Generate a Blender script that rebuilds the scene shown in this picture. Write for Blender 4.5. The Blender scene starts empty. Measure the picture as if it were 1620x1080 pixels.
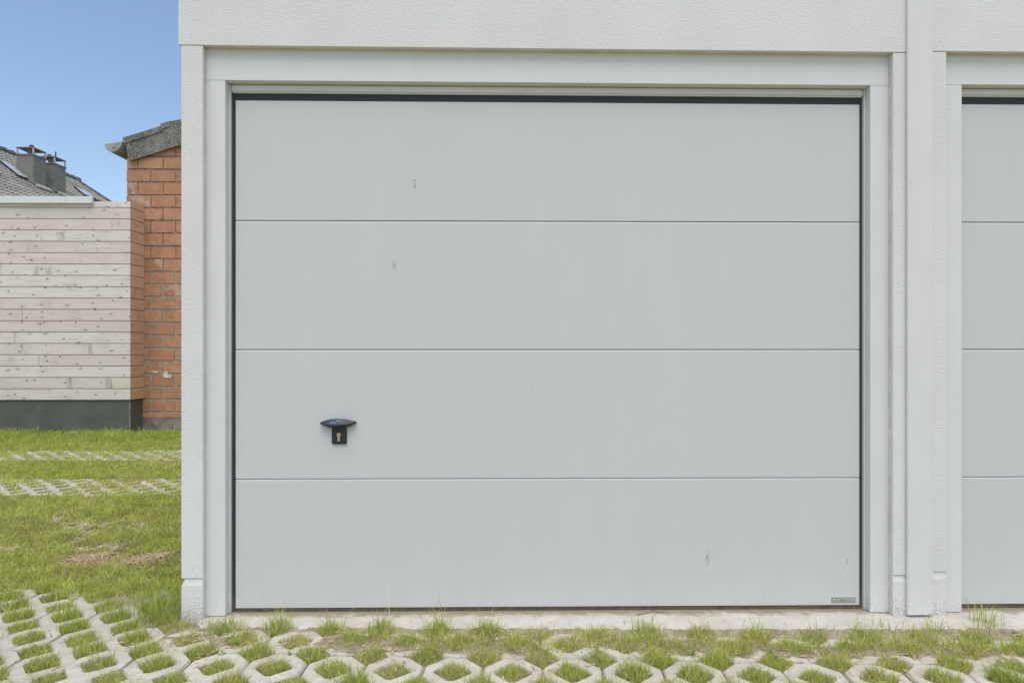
import bpy, bmesh, math, random
import numpy as np
from mathutils import Vector, Matrix, noise as mnoise

random.seed(7)
rng = np.random.default_rng(11)
S = bpy.context.scene
COL = S.collection

# ---------------------------------------------------------------- camera, sky, sun, exposure
F, HZ, CAMH, CAMD, YAW = 1050.0, 552.5, 1.07, 2.635, math.radians(0.80)
cam = bpy.data.cameras.new('camera')
cam.sensor_width = 36.0
cam.lens = F / 1620 * 36
cam.shift_y = (HZ - 540) / 1620
cam.clip_start, cam.clip_end = 0.05, 3000
camo = bpy.data.objects.new('camera', cam)
camo.location = (0, -CAMD, CAMH)
camo.rotation_euler = (math.radians(90), 0, -YAW)
COL.objects.link(camo)
S.camera = camo

SUN_EL, SUN_AZ = math.radians(68), math.radians(180)      # azimuth clockwise from +Y
w = bpy.data.worlds.new('World'); S.world = w; w.use_nodes = True
wn = w.node_tree.nodes; wl = w.node_tree.links
bg = wn['Background']
sky = wn.new('ShaderNodeTexSky'); sky.sky_type = 'NISHITA'; sky.sun_disc = False
sky.sun_elevation = SUN_EL; sky.sun_rotation = SUN_AZ
sky.air_density = 1.0; sky.dust_density = 1.4; sky.ozone_density = 1.0; sky.altitude = 0
wl.new(sky.outputs[0], bg.inputs[0]); bg.inputs[1].default_value = 0.132
sl = bpy.data.lights.new('sun', 'SUN'); sl.energy = 1.58; sl.angle = math.radians(55); sl.color = (1.0, 0.90, 0.73)
so = bpy.data.objects.new('sun', sl); COL.objects.link(so)
sd = Vector((math.sin(SUN_AZ) * math.cos(SUN_EL), math.cos(SUN_AZ) * math.cos(SUN_EL), math.sin(SUN_EL)))
so.rotation_euler = sd.to_track_quat('Z', 'Y').to_euler(); so.location = sd * 30
S.view_settings.view_transform = 'Standard'; S.view_settings.look = 'None'
S.view_settings.exposure = 0.55; S.view_settings.gamma = 1.0; S.view_settings.use_curve_mapping = False
S.render.engine = 'CYCLES'
S.cycles.max_bounces = 8

# ---------------------------------------------------------------- helpers
cT, sT = math.cos(YAW), math.sin(YAW)
def X_at(px, Y):                       # world X of a photo column on a plane parallel to the wall
    u = (px - 810) / F; d = Y + CAMD
    return d * (u * cT + sT) / (cT - u * sT)
def Z_at(px, py, Y):
    u = (px - 810) / F; d = Y + CAMD
    return CAMH + (HZ - py) / F * d / (cT - u * sT)
def G_at(px, py, z=0.0):               # point on the ground
    u = (px - 810) / F; t = (CAMH - z) / ((py - HZ) / F)
    return Vector((t * (u * cT + sT), t * (cT - u * sT) - CAMD, z))

def link_mesh(name, me, parent=None, loc=None, rz=0.0):
    o = bpy.data.objects.new(name, me); COL.objects.link(o)
    if parent is not None: o.parent = parent
    if loc is not None: o.location = loc
    if rz: o.rotation_euler = (0, 0, rz)
    return o
def build(name, bm, mats, parent=None, smooth=False, bevel=0.0, loc=None):
    if bevel:
        bmesh.ops.bevel(bm, geom=list(bm.edges), offset=bevel, segments=2, affect='EDGES', clamp_overlap=True)
    me = bpy.data.meshes.new(name); bm.normal_update(); bm.to_mesh(me); bm.free()
    for m in (mats if isinstance(mats, (list, tuple)) else [mats]): me.materials.append(m)
    if smooth:
        me.polygons.foreach_set('use_smooth', [True] * len(me.polygons))
    return link_mesh(name, me, parent, loc)
def empty(name, loc, label=None, cat=None, group=None):
    o = bpy.data.objects.new(name, None); COL.objects.link(o); o.location = loc
    o.empty_display_size = 0.2
    tag(o, label, cat, group); return o
def tag(o, label=None, cat=None, group=None, kind=None):
    if label: o['label'] = label
    if cat: o['category'] = cat
    if group: o['group'] = group
    if kind: o['kind'] = kind
    return o
def box(bm, x0, x1, y0, y1, z0, z1, mat=0):
    return hexa(bm, [(x0, y0, z0), (x1, y0, z0), (x1, y1, z0), (x0, y1, z0),
                     (x0, y0, z1), (x1, y0, z1), (x1, y1, z1), (x0, y1, z1)], mat)
def hexa(bm, p, mat=0):
    v = [bm.verts.new(q) for q in p]
    for f in ((0, 3, 2, 1), (4, 5, 6, 7), (0, 1, 5, 4), (1, 2, 6, 5), (2, 3, 7, 6), (3, 0, 4, 7)):
        bm.faces.new([v[i] for i in f]).material_index = mat
    return v
def prism_y(bm, pts, y0, y1, mat=0):   # polygon in x,z extruded along y
    a = [bm.verts.new((x, y0, z)) for x, z in pts]; b = [bm.verts.new((x, y1, z)) for x, z in pts]
    n = len(pts)
    fs = [bm.faces.new(a), bm.faces.new(b[::-1])]
    for i in range(n): fs.append(bm.faces.new((a[i], b[i], b[(i + 1) % n], a[(i + 1) % n])))
    for f in fs: f.material_index = mat
    bmesh.ops.recalc_face_normals(bm, faces=fs)
def prism_z(bm, pts, z0, z1, mat=0):
    a = [bm.verts.new((x, y, z0)) for x, y in pts]; b = [bm.verts.new((x, y, z1)) for x, y in pts]
    n = len(pts)
    fs = [bm.faces.new(a), bm.faces.new(b[::-1])]
    for i in range(n): fs.append(bm.faces.new((a[i], b[i], b[(i + 1) % n], a[(i + 1) % n])))
    for f in fs: f.material_index = mat
    bmesh.ops.recalc_face_normals(bm, faces=fs)
def tube(bm, p0, p1, r0, r1=None, n=10, mat=0):
    p0, p1 = Vector(p0), Vector(p1); r1 = r0 if r1 is None else r1
    q = (p1 - p0).to_track_quat('Z', 'Y')
    A = [bm.verts.new(p0 + q @ Vector((math.cos(2 * math.pi * i / n) * r0, math.sin(2 * math.pi * i / n) * r0, 0))) for i in range(n)]
    B = [bm.verts.new(p1 + q @ Vector((math.cos(2 * math.pi * i / n) * r1, math.sin(2 * math.pi * i / n) * r1, 0))) for i in range(n)]
    fs = [bm.faces.new(A[::-1]), bm.faces.new(B)]
    for i in range(n): fs.append(bm.faces.new((A[i], A[(i + 1) % n], B[(i + 1) % n], B[i])))
    for f in fs: f.material_index = mat

# ---------------------------------------------------------------- materials
class NT:
    def __init__(s, name, rough=0.6, spec=0.3, metal=0.0):
        s.m = bpy.data.materials.new(name); s.m.use_nodes = True
        s.n = s.m.node_tree.nodes; s.l = s.m.node_tree.links
        s.b = s.n['Principled BSDF']
        s.b.inputs['Roughness'].default_value = rough
        s.b.inputs['Specular IOR Level'].default_value = spec
        s.b.inputs['Metallic'].default_value = metal
        s._p = None
    def put(s, sock, v):
        if isinstance(v, (int, float)): sock.default_value = v
        elif isinstance(v, (tuple, list)):
            sock.default_value = tuple(v) + ((1,) if len(v) == 3 and len(sock.default_value) == 4 else ())
        else: s.l.new(v, sock)
    def pos(s):
        if s._p is None: s._p = s.n.new('ShaderNodeNewGeometry').outputs['Position']
        return s._p
    def obj(s): return s.n.new('ShaderNodeTexCoord').outputs['Object']
    def rnd(s): return s.n.new('ShaderNodeObjectInfo').outputs['Random']
    def vec(s, v, scale=(1, 1, 1), loc=(0, 0, 0)):
        k = s.n.new('ShaderNodeMapping'); s.l.new(v, k.inputs[0])
        s.put(k.inputs['Scale'], scale); s.put(k.inputs['Location'], loc); return k.outputs[0]
    def noise(s, v, scale, detail=3, rough=0.55, dist=0.0):
        k = s.n.new('ShaderNodeTexNoise'); s.l.new(v, k.inputs['Vector'])
        k.inputs['Scale'].default_value = scale; k.inputs['Detail'].default_value = detail
        k.inputs['Roughness'].default_value = rough; k.inputs['Distortion'].default_value = dist
        return k.outputs['Fac']
    def voro(s, v, scale, feature='F1', rand=1.0):
        k = s.n.new('ShaderNodeTexVoronoi'); s.l.new(v, k.inputs['Vector']); k.feature = feature; k.voronoi_dimensions = '2D'
        k.inputs['Scale'].default_value = scale; k.inputs['Randomness'].default_value = rand
        return k.outputs['Distance'], k.outputs['Color']
    def ramp(s, v, a, b, lo=0.0, hi=1.0):
        k = s.n.new('ShaderNodeMapRange'); k.clamp = True; k.interpolation_type = 'SMOOTHSTEP'
        s.put(k.inputs[0], v); s.put(k.inputs[1], a); s.put(k.inputs[2], b)
        s.put(k.inputs[3], lo); s.put(k.inputs[4], hi); return k.outputs[0]
    def math(s, op, a, b=0.0):
        k = s.n.new('ShaderNodeMath'); k.operation = op; s.put(k.inputs[0], a); s.put(k.inputs[1], b); return k.outputs[0]
    def mix(s, f, a, b, mode='MIX'):
        k = s.n.new('ShaderNodeMix'); k.data_type = 'RGBA'; k.blend_type = mode
        s.put(k.inputs[0], f); s.put(k.inputs[6], a); s.put(k.inputs[7], b); return k.outputs[2]
    def sep(s, v):
        k = s.n.new('ShaderNodeSeparateXYZ'); s.l.new(v, k.inputs[0]); return k.outputs
    def attr(s, name):
        k = s.n.new('ShaderNodeAttribute'); k.attribute_name = name; return k
    def bump(s, h, strength, dist):
        k = s.n.new('ShaderNodeBump'); k.inputs['Strength'].default_value = strength; k.inputs['Distance'].default_value = dist
        s.l.new(h, k.inputs['Height']); s.l.new(k.outputs[0], s.b.inputs['Normal'])
    def col(s, v): s.put(s.b.inputs['Base Color'], v); return s

def splash(t, zmax, dens=0.62, scale=150):
    """dirt spatter thrown up by rain: separate specks, fewer with height"""
    z = t.sep(t.pos())[2]
    low = t.ramp(z, 0.0, zmax, 1.0, 0.0)
    n = t.noise(t.vec(t.pos(), (1, 1, 0.7)), scale, 2, 0.5)
    return t.ramp(t.math('ADD', n, t.math('MULTIPLY', low, 0.19)), dens + 0.13, dens + 0.20)

def m_stucco():
    t = NT('stucco', 0.85, 0.15); p = t.pos()
    base = t.mix(t.ramp(t.noise(p, 2.2, 4), 0.35, 0.7), (0.72, 0.712, 0.695), (0.765, 0.758, 0.738))
    wav = t.noise(t.vec(p, (0.7, 1, 1.2)), 150, 2, 0.55, 0.4)
    fine = t.noise(p, 260, 2, 0.5)
    pits = t.ramp(wav, 0.27, 0.40, 1.0, 0.0)
    base = t.mix(t.math('MULTIPLY', pits, 0.22), base, (0.40, 0.39, 0.36))
    z = t.sep(p)[2]
    foot = t.ramp(t.math('ADD', t.noise(p, 130, 3, 0.65), t.ramp(z, 0.0, 0.15, 0.22, 0.0)), 0.66, 0.76)
    base = t.mix(t.math('MULTIPLY', foot, 0.42), base, (0.21, 0.18, 0.13))
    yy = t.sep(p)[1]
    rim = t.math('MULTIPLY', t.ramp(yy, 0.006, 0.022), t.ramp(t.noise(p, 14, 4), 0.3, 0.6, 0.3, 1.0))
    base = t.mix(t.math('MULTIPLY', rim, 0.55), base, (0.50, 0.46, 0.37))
    t.col(base)
    h = t.math('ADD', wav, t.math('MULTIPLY', fine, 0.35))
    t.bump(h, 0.33, 0.008); return t.m
def m_white(name, c, rough=0.5, dirt=0.10):
    t = NT(name, rough, 0.3); p = t.pos()
    c2 = tuple(v * 0.97 for v in c)
    base = t.mix(t.ramp(t.noise(t.vec(p, (1, 1, 0.35)), 9, 4), 0.35, 0.7), c2, c)
    base = t.mix(t.math('MULTIPLY', splash(t, 0.16, 0.64, 190), 0.5), base, (0.25, 0.23, 0.18))
    sp = t.ramp(t.noise(p, 85, 1, 0.4), 0.775, 0.80)
    base = t.mix(t.math('MULTIPLY', sp, 0.5), base, (0.30, 0.30, 0.28))
    t.col(base); t.bump(t.noise(p, 420, 2), 0.10, 0.001); return t.m
SMUDGE = [(656, 290, 0.008, 0.024), (624, 420, 0.009, 0.022), (1119, 882, 0.011, 0.030), (1341, 886, 0.003, 0.010),
          (676, 276, 0.003, 0.003), (1094, 868, 0.003, 0.004), (1228, 872, 0.003, 0.004), (628, 428, 0.003, 0.003),
          (1033, 958, 0.003, 0.012), (539, 712, 0.004, 0.002), (900, 905, 0.002, 0.008)]
DOOR_Y = 0.072
def m_door():
    t = NT('door_paint', 0.42, 0.35); p = t.pos(); x, y, z = t.sep(p)
    base = t.mix(t.ramp(t.noise(t.vec(p, (1, 1, 0.25)), 7, 5), 0.3, 0.7), (0.612, 0.612, 0.602), (0.624, 0.624, 0.614))
    base = t.mix(t.math('MULTIPLY', t.noise(t.vec(p, (6, 1, 1)), 55, 3), 0.05), base, (0.52, 0.54, 0.55))
    base = t.mix(t.math('MULTIPLY', splash(t, 0.36, 0.645, 190), 0.22), base, (0.30, 0.29, 0.26))
    base = t.mix(t.math('MULTIPLY', t.ramp(t.noise(p, 46, 1, 0.4), 0.795, 0.815), 0.18), base, (0.35, 0.35, 0.34))
    grit = t.ramp(t.noise(t.vec(p, (1.4, 1, 0.8)), 210, 2, 0.6), 0.50, 0.60)
    tot = None
    for (px, py, a, b) in SMUDGE:
        cx, cz = X_at(px, DOOR_Y), Z_at(px, py, DOOR_Y)
        dx = t.math('DIVIDE', t.math('SUBTRACT', x, cx), a); dz = t.math('DIVIDE', t.math('SUBTRACT', z, cz), b)
        r = t.math('ADD', t.math('MULTIPLY', dx, dx), t.math('MULTIPLY', dz, dz))
        k = t.ramp(r, 0.4, 1.3, 1, 0)
        tot = k if tot is None else t.math('MAXIMUM', tot, k)
    base = t.mix(t.math('MULTIPLY', t.math('MULTIPLY', tot, grit), 0.78), base, (0.15, 0.15, 0.13))
    t.col(base)
    t.bump(t.noise(t.vec(p, (3, 1, 0.6)), 160, 3, 0.6), 0.12, 0.0012); return t.m
def m_plain(name, c, rough=0.6, spec=0.3, var=0.2, scale=25, metal=0.0, bump=0.0):
    t = NT(name, rough, spec, metal); p = t.pos()
    a = tuple(v * (1 - var) for v in c); b = tuple(min(1, v * (1 + var)) for v in c)
    n = t.noise(p, scale, 4)
    t.col(t.mix(t.ramp(n, 0.3, 0.7), a, b))
    if bump: t.bump(t.noise(p, scale * 6, 4), 0.6, bump)
    return t.m
def m_seal(name, c, dirt):
    t = NT(name, 0.7, 0.3); p = t.pos(); z = t.sep(p)[2]
    d = t.math('MULTIPLY', t.ramp(z, 0.0, 0.11, 1, 0), t.ramp(t.noise(p, 30, 4), 0.3, 0.6, 0.35, 1.0))
    t.col(t.mix(t.math('MULTIPLY', d, dirt), c, (0.17, 0.145, 0.095))); return t.m
def m_concrete():
    t = NT('paver_concrete', 0.9, 0.12); p = t.pos(); r = t.rnd()
    base = t.mix(t.ramp(t.noise(p, 14, 5, 0.65), 0.3, 0.72), (0.475, 0.45, 0.405), (0.60, 0.575, 0.53))
    base = t.mix(t.math('MULTIPLY', r, 0.3), base, (0.45, 0.425, 0.37))
    sp = t.noise(p, 230, 2, 0.6)
    base = t.mix(t.ramp(sp, 0.62, 0.70, 0, 0.35), base, (0.30, 0.27, 0.22))
    soil = t.ramp(t.noise(t.vec(p, loc=(3, 1, 0)), 6.5, 5, 0.75), 0.52, 0.70)
    base = t.mix(t.math('MULTIPLY', soil, 0.62), base, (0.34, 0.29, 0.215))
    t.col(base); t.bump(t.math('ADD', t.noise(p, 60, 4), t.math('MULTIPLY', sp, 0.3)), 0.6, 0.006); return t.m
def m_apron():
    t = NT('apron_concrete', 0.9, 0.12); p = t.pos(); y = t.sep(p)[1]
    base = t.mix(t.ramp(t.noise(p, 9, 5, 0.6), 0.3, 0.7), (0.50, 0.475, 0.425), (0.60, 0.575, 0.53))
    n = t.noise(p, 11, 5, 0.7)
    back = t.ramp(t.math('ADD', y, t.math('MULTIPLY', t.math('SUBTRACT', n, 0.5), 0.16)), 0.0, 0.06)
    base = t.mix(t.math('MULTIPLY', back, 0.85), base, (0.25, 0.215, 0.14))
    base = t.mix(t.ramp(t.noise(p, 26, 4, 0.65), 0.60, 0.75, 0, 0.6), base, (0.32, 0.27, 0.19))
    t.col(base); t.bump(t.noise(p, 90, 5, 0.6), 0.5, 0.006); return t.m
def m_soil():
    t = NT('soil', 0.95, 0.08); p = t.pos()
    base = t.mix(t.ramp(t.noise(p, 18, 6, 0.7), 0.3, 0.7), (0.30, 0.25, 0.18), (0.54, 0.48, 0.385))
    base = t.mix(t.ramp(t.noise(p, 240, 3, 0.7), 0.55, 0.68, 0, 0.75), base, (0.46, 0.40, 0.28))
    base = t.mix(t.ramp(t.noise(p, 170, 3, 0.7), 0.58, 0.68, 0, 0.75), base, (0.10, 0.075, 0.045))
    t.col(base); t.bump(t.noise(p, 130, 5, 0.75), 0.9, 0.012); return t.m
def m_ground():
    t = NT('ground_soil', 0.95, 0.08); p = t.pos()
    base = t.mix(t.ramp(t.noise(p, 5, 6, 0.7), 0.35, 0.65), (0.30, 0.31, 0.09), (0.42, 0.37, 0.19))
    base = t.mix(t.ramp(t.noise(p, 90, 4, 0.7), 0.45, 0.62, 0, 0.85), base, (0.14, 0.10, 0.06))
    t.col(base); t.bump(t.noise(p, 70, 5, 0.75), 0.8, 0.012); return t.m
def m_grass():
    t = NT('grass_blade', 0.55, 0.25)
    a = t.attr('tint').outputs['Color']
    t.col(a)
    tr = t.n.new('ShaderNodeBsdfTranslucent'); t.l.new(a, tr.inputs[0])
    mx = t.n.new('ShaderNodeMixShader'); mx.inputs[0].default_value = 0.42
    t.l.new(t.b.outputs[0], mx.inputs[1]); t.l.new(tr.outputs[0], mx.inputs[2])
    t.l.new(mx.outputs[0], t.n['Material Output'].inputs[0]); return t.m
def m_flake():
    t = NT('dry_litter', 0.9, 0.1); t.col(t.attr('tint').outputs['Color']); return t.m
def m_wood(name, lo, hi, knot, axis):
    t = NT(name, 0.8, 0.15); p = t.pos()
    r = t.rnd(); off = t.n.new('ShaderNodeCombineXYZ'); t.put(off.inputs[0], t.math('MULTIPLY', r, 37)); t.put(off.inputs[1], t.math('MULTIPLY', r, 11))
    v = t.n.new('ShaderNodeVectorMath'); t.l.new(p, v.inputs[0]); t.l.new(off.outputs[0], v.inputs[1]); q = v.outputs[0]
    sc = (1, 9, 16) if axis == 'x' else (9, 1, 16)
    grain = t.noise(t.vec(q, sc), 2.6, 5, 0.65, 0.4)
    base = t.mix(t.ramp(grain, 0.3, 0.72), lo, hi)
    base = t.mix(t.math('MULTIPLY', r, 0.42), base, tuple(c * f for c, f in zip(lo, (0.82, 0.79, 0.76))))
    cloud = t.ramp(t.noise(q, 2.4, 4, 0.6), 0.50, 0.72)
    base = t.mix(t.math('MULTIPLY', cloud, 0.35), base, tuple(c * 0.74 for c in lo))
    line = t.ramp(t.noise(t.vec(q, (0.9, 9, 26) if axis == 'x' else (9, 0.9, 26)), 3.5, 2, 0.5, 0.5), 0.66, 0.72)
    base = t.mix(t.math('MULTIPLY', line, 0.42), base, knot)
    qx, qy, qz = t.sep(q); cb = t.n.new('ShaderNodeCombineXYZ')
    t.put(cb.inputs[0], t.math('MULTIPLY', qx if axis == 'x' else qy, 4.2)); t.put(cb.inputs[1], t.math('MULTIPLY', qz, 8.5))
    d, c = t.voro(cb.outputs[0], 1.0)
    keep = t.ramp(t.sep(c)[0], 0.25, 0.27)
    wob = t.noise(q, 55, 3, 0.6)
    k = t.ramp(t.math('ADD', d, t.math('MULTIPLY', t.math('SUBTRACT', wob, 0.5), 0.22)), 0.025, 0.085, 1, 0)
    base = t.mix(t.math('MULTIPLY', t.math('MULTIPLY', k, keep), 0.88), base, knot)
    halo = t.ramp(t.math('ADD', d, t.math('MULTIPLY', t.math('SUBTRACT', t.noise(t.vec(q, (14, 14, 4)), 3, 4, 0.7), 0.5), 0.5)), 0.05, 0.26, 1, 0)
    keep2 = t.ramp(t.sep(c)[1], 0.55, 0.75)
    base = t.mix(t.math('MULTIPLY', t.math('MULTIPLY', halo, keep2), 0.26), base, tuple(c * 0.42 for c in lo))
    st = t.ramp(t.noise(t.vec(q, (9, 9, 2.2) if axis == 'x' else (1, 9, 2.2)), 1.0, 4, 0.6, 0.6), 0.61, 0.72)
    base = t.mix(t.math('MULTIPLY', st, 0.55), base, tuple(c * 0.50 for c in lo))
    t.col(base); t.bump(grain, 0.35, 0.004); return t.m
def m_brick():
    t = NT('brick_clay', 0.88, 0.12); p = t.pos(); r = t.rnd()
    base = t.mix(r, (0.50, 0.255, 0.15), (0.60, 0.335, 0.21))
    base = t.mix(t.ramp(t.noise(p, 9, 5, 0.65), 0.35, 0.7), base, (0.40, 0.21, 0.13))
    base = t.mix(t.ramp(t.noise(t.vec(p, (1, 1, 9)), 12, 3), 0.5, 0.72, 0, 0.35), base, (0.46, 0.22, 0.12))
    z = t.sep(p)[2]
    bl = t.math('MULTIPLY', t.ramp(t.noise(t.vec(p, loc=(4, 0, 2)), 7, 5, 0.7), 0.54, 0.68), 0.45)
    base = t.mix(bl, base, (0.48, 0.34, 0.26))
    base = t.mix(t.ramp(t.rnd(), 0.86, 0.9, 0, 0.55), base, t.mix(t.ramp(t.noise(p, 12, 4), 0.4, 0.65), (0.36, 0.16, 0.10), (0.55, 0.46, 0.38)))
    t.col(base); t.bump(t.noise(p, 70, 4, 0.65), 0.5, 0.006); return t.m
def m_mortar(name, lo, hi):
    t = NT(name, 0.95, 0.1); p = t.pos()
    t.col(t.mix(t.ramp(t.noise(p, 30, 5, 0.7), 0.35, 0.68), lo, hi)); t.bump(t.noise(p, 60, 5, 0.7), 0.9, 0.02); return t.m
def m_fibre():
    t = NT('fibre_cement', 0.95, 0.08); p = t.pos()
    base = t.mix(t.ramp(t.noise(p, 6, 5, 0.65), 0.35, 0.65), (0.14, 0.135, 0.118), (0.27, 0.26, 0.23))
    base = t.mix(t.math('MULTIPLY', t.rnd(), 0.45), base, (0.27, 0.26, 0.23))
    base = t.mix(t.ramp(t.noise(p, 48, 3, 0.7), 0.54, 0.63, 0, 0.7), base, (0.48, 0.47, 0.41))
    base = t.mix(t.ramp(t.noise(t.vec(p, loc=(5, 2, 1)), 42, 3, 0.7), 0.57, 0.66, 0, 0.85), base, (0.055, 0.055, 0.045))
    t.col(base); t.bump(t.noise(p, 70, 4, 0.7), 0.9, 0.015); return t.m
def m_tile():
    t = NT('clay_roof_tile', 0.75, 0.25); p = t.pos()
    a = t.attr('tint').outputs['Color']
    base = t.mix(t.ramp(t.noise(p, 1.2, 5, 0.6), 0.35, 0.7), (0.26, 0.255, 0.235), (0.36, 0.35, 0.32))
    base = t.mix(0.55, base, a, 'MULTIPLY')
    t.col(base); return t.m
def m_smallbrick(name, c1, c2, cm):
    t = NT(name, 0.9, 0.1); p = t.pos()
    x, y, z = t.sep(p); cb = t.n.new('ShaderNodeCombineXYZ'); t.put(cb.inputs[0], t.math('ADD', x, y)); t.put(cb.inputs[1], z)
    k = t.n.new('ShaderNodeTexBrick'); t.l.new(cb.outputs[0], k.inputs['Vector'])
    t.put(k.inputs['Color1'], c1); t.put(k.inputs['Color2'], c2); t.put(k.inputs['Mortar'], cm)
    k.inputs['Scale'].default_value = 1.0; k.inputs['Brick Width'].default_value = 0.21; k.inputs['Row Height'].default_value = 0.065
    k.inputs['Mortar Size'].default_value = 0.008
    t.col(t.mix(t.ramp(t.noise(p, 3, 4), 0.4, 0.7, 0, 0.5), k.outputs[0], c1)); t.bump(k.outputs[1], -0.4, 0.01); return t.m
def m_glass():
    t = NT('window_glass', 0.05, 0.9); t.col((0.72, 0.76, 0.80)); t.b.inputs['Metallic'].default_value = 0.35; return t.m  # pale blue-white base colour paints in the sky reflected by the panes

M = dict(
    stucco=m_stucco(), trim=m_white('trim_paint', (0.735, 0.732, 0.72)), strip=m_white('cover_strip_paint', (0.735, 0.73, 0.712), 0.6),
    door=m_door(), seal=m_seal('rubber_seal', (0.048, 0.053, 0.056), 0.8), bottom=m_seal('bottom_rubber', (0.075, 0.072, 0.058), 0.75),
    core=m_plain('door_core', (0.20, 0.205, 0.21)), black=m_plain('black_plastic', (0.030, 0.032, 0.033), 0.42, 0.4, 0.12, 120),
    nickel=m_plain('nickel_lock', (0.62, 0.57, 0.45), 0.38, 0.5, 0.1, 200, 0.85), slot=m_plain('key_slot', (0.03, 0.028, 0.02)),
    blue=m_plain('sticker_blue', (0.022, 0.045, 0.085), 0.4, 0.4), pale=m_plain('sticker_print', (0.12, 0.19, 0.30), 0.5),
    alu=m_plain('aluminium_plate', (0.46, 0.46, 0.42), 0.5, 0.4, 0.2, 160, 0.2), alud=m_plain('plate_edge', (0.25, 0.25, 0.23), 0.6),
    paver=m_concrete(), apron=m_apron(), soil=m_soil(), ground=m_ground(), grass=m_grass(),
    board=m_wood('pale_spruce', (0.70, 0.62, 0.56), (0.82, 0.758, 0.705), (0.055, 0.042, 0.034), 'x'),
    sboard=m_wood('brown_spruce', (0.60, 0.405, 0.245), (0.72, 0.52, 0.34), (0.42, 0.33, 0.24), 'y'),
    plinth=m_plain('plinth_board', (0.124, 0.127, 0.112), 0.7, 0.2, 0.14, 3), bead=m_plain('corner_bead', (0.25, 0.25, 0.23)),
    batten=m_plain('batten_wood', (0.05, 0.042, 0.034)), fascia=m_plain('fascia_white', (0.72, 0.73, 0.74), 0.5, 0.3, 0.02),
    felt=m_plain('roof_felt', (0.10, 0.10, 0.10), 0.9),
    brick=m_brick(), mortar=m_mortar('mortar_grey', (0.36, 0.325, 0.27), (0.55, 0.51, 0.45)), mortard=m_mortar('mortar_deep', (0.10, 0.075, 0.055), (0.52, 0.46, 0.37)),
    foot=m_plain('foundation_concrete', (0.23, 0.215, 0.19), 0.9, 0.1, 0.3, 7, 0, 0.01), fibre=m_fibre(),
    gutter=m_plain('gutter_grey', (0.36, 0.355, 0.32), 0.55, 0.3, 0.15, 8), paintw=m_plain('white_splash', (0.66, 0.65, 0.62)),
    tile=m_tile(), chim=m_smallbrick('chimney_slate', (0.23, 0.23, 0.205), (0.29, 0.28, 0.245), (0.16, 0.16, 0.145)),
    cap=m_plain('cap_concrete', (0.21, 0.20, 0.17)), post=m_plain('cap_post', (0.50, 0.49, 0.45)), pot=m_plain('flue_clay', (0.12, 0.10, 0.085)),
    lead=m_plain('lead_flashing', (0.19, 0.205, 0.19), 0.6), pale_lead=m_plain('pale_flashing', (0.42, 0.41, 0.35), 0.7), frame=m_plain('window_frame_dark', (0.055, 0.058, 0.058)),
    glass=m_glass(), render=m_plain('house_render', (0.36, 0.33, 0.29)), twig=m_plain('twig_bark', (0.20, 0.145, 0.09), 0.9),
    straw=m_flake(),
)

# ---------------------------------------------------------------- ground
bm = bmesh.new()
for (a, b, c, d) in ((-900, 900, -900, 1500),):
    bm.faces.new([bm.verts.new(q) for q in ((a, c, -0.055), (b, c, -0.055), (b, d, -0.055), (a, d, -0.055))])
tag(build('ground', bm, M['ground']), kind='structure')

# lawn earth: a gently uneven sheet between the paving and the buildings behind
PHI = math.radians(-2.7)                 # the front paving is laid slightly askew
cp, sp_ = math.cos(PHI), math.sin(PHI)
O0 = Vector((0.035, 2.305 - CAMD))       # paving joint line passes here
def pav(a, b): return Vector((O0.x + a * cp - b * sp_, O0.y + a * sp_ + b * cp))
def unpav(x, y):
    dx, dy = x - O0.x, y - O0.y
    return dx * cp + dy * sp_, -dx * sp_ + dy * cp
def grid_sheet(name, x0, x1, y0, y1, nx, ny, hf, mat):
    xs = np.linspace(x0, x1, nx); ys = np.linspace(y0, y1, ny)
    vs = [(x, y, hf(x, y)) for y in ys for x in xs]
    fs = [(j * nx + i, j * nx + i + 1, (j + 1) * nx + i + 1, (j + 1) * nx + i) for j in range(ny - 1) for i in range(nx - 1)]
    me = bpy.data.meshes.new(name); me.from_pydata(vs, [], fs); me.materials.append(mat)
    me.polygons.foreach_set('use_smooth', [True] * len(me.polygons))
    return link_mesh(name, me)
def lawn_h(x, y):
    return -0.030 + 0.017 * min(1, max(0, (y - 1.5) / 0.6)) + 0.012 * mnoise.noise((x * 1.6, y * 1.6, 3)) + 0.008 * mnoise.noise((x * 6, y * 6, 9))
tag(grid_sheet('lawn_earth', -13.0, -0.9, 0.22, 6.6, 190, 120, lawn_h, M['ground']), kind='structure')

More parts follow.
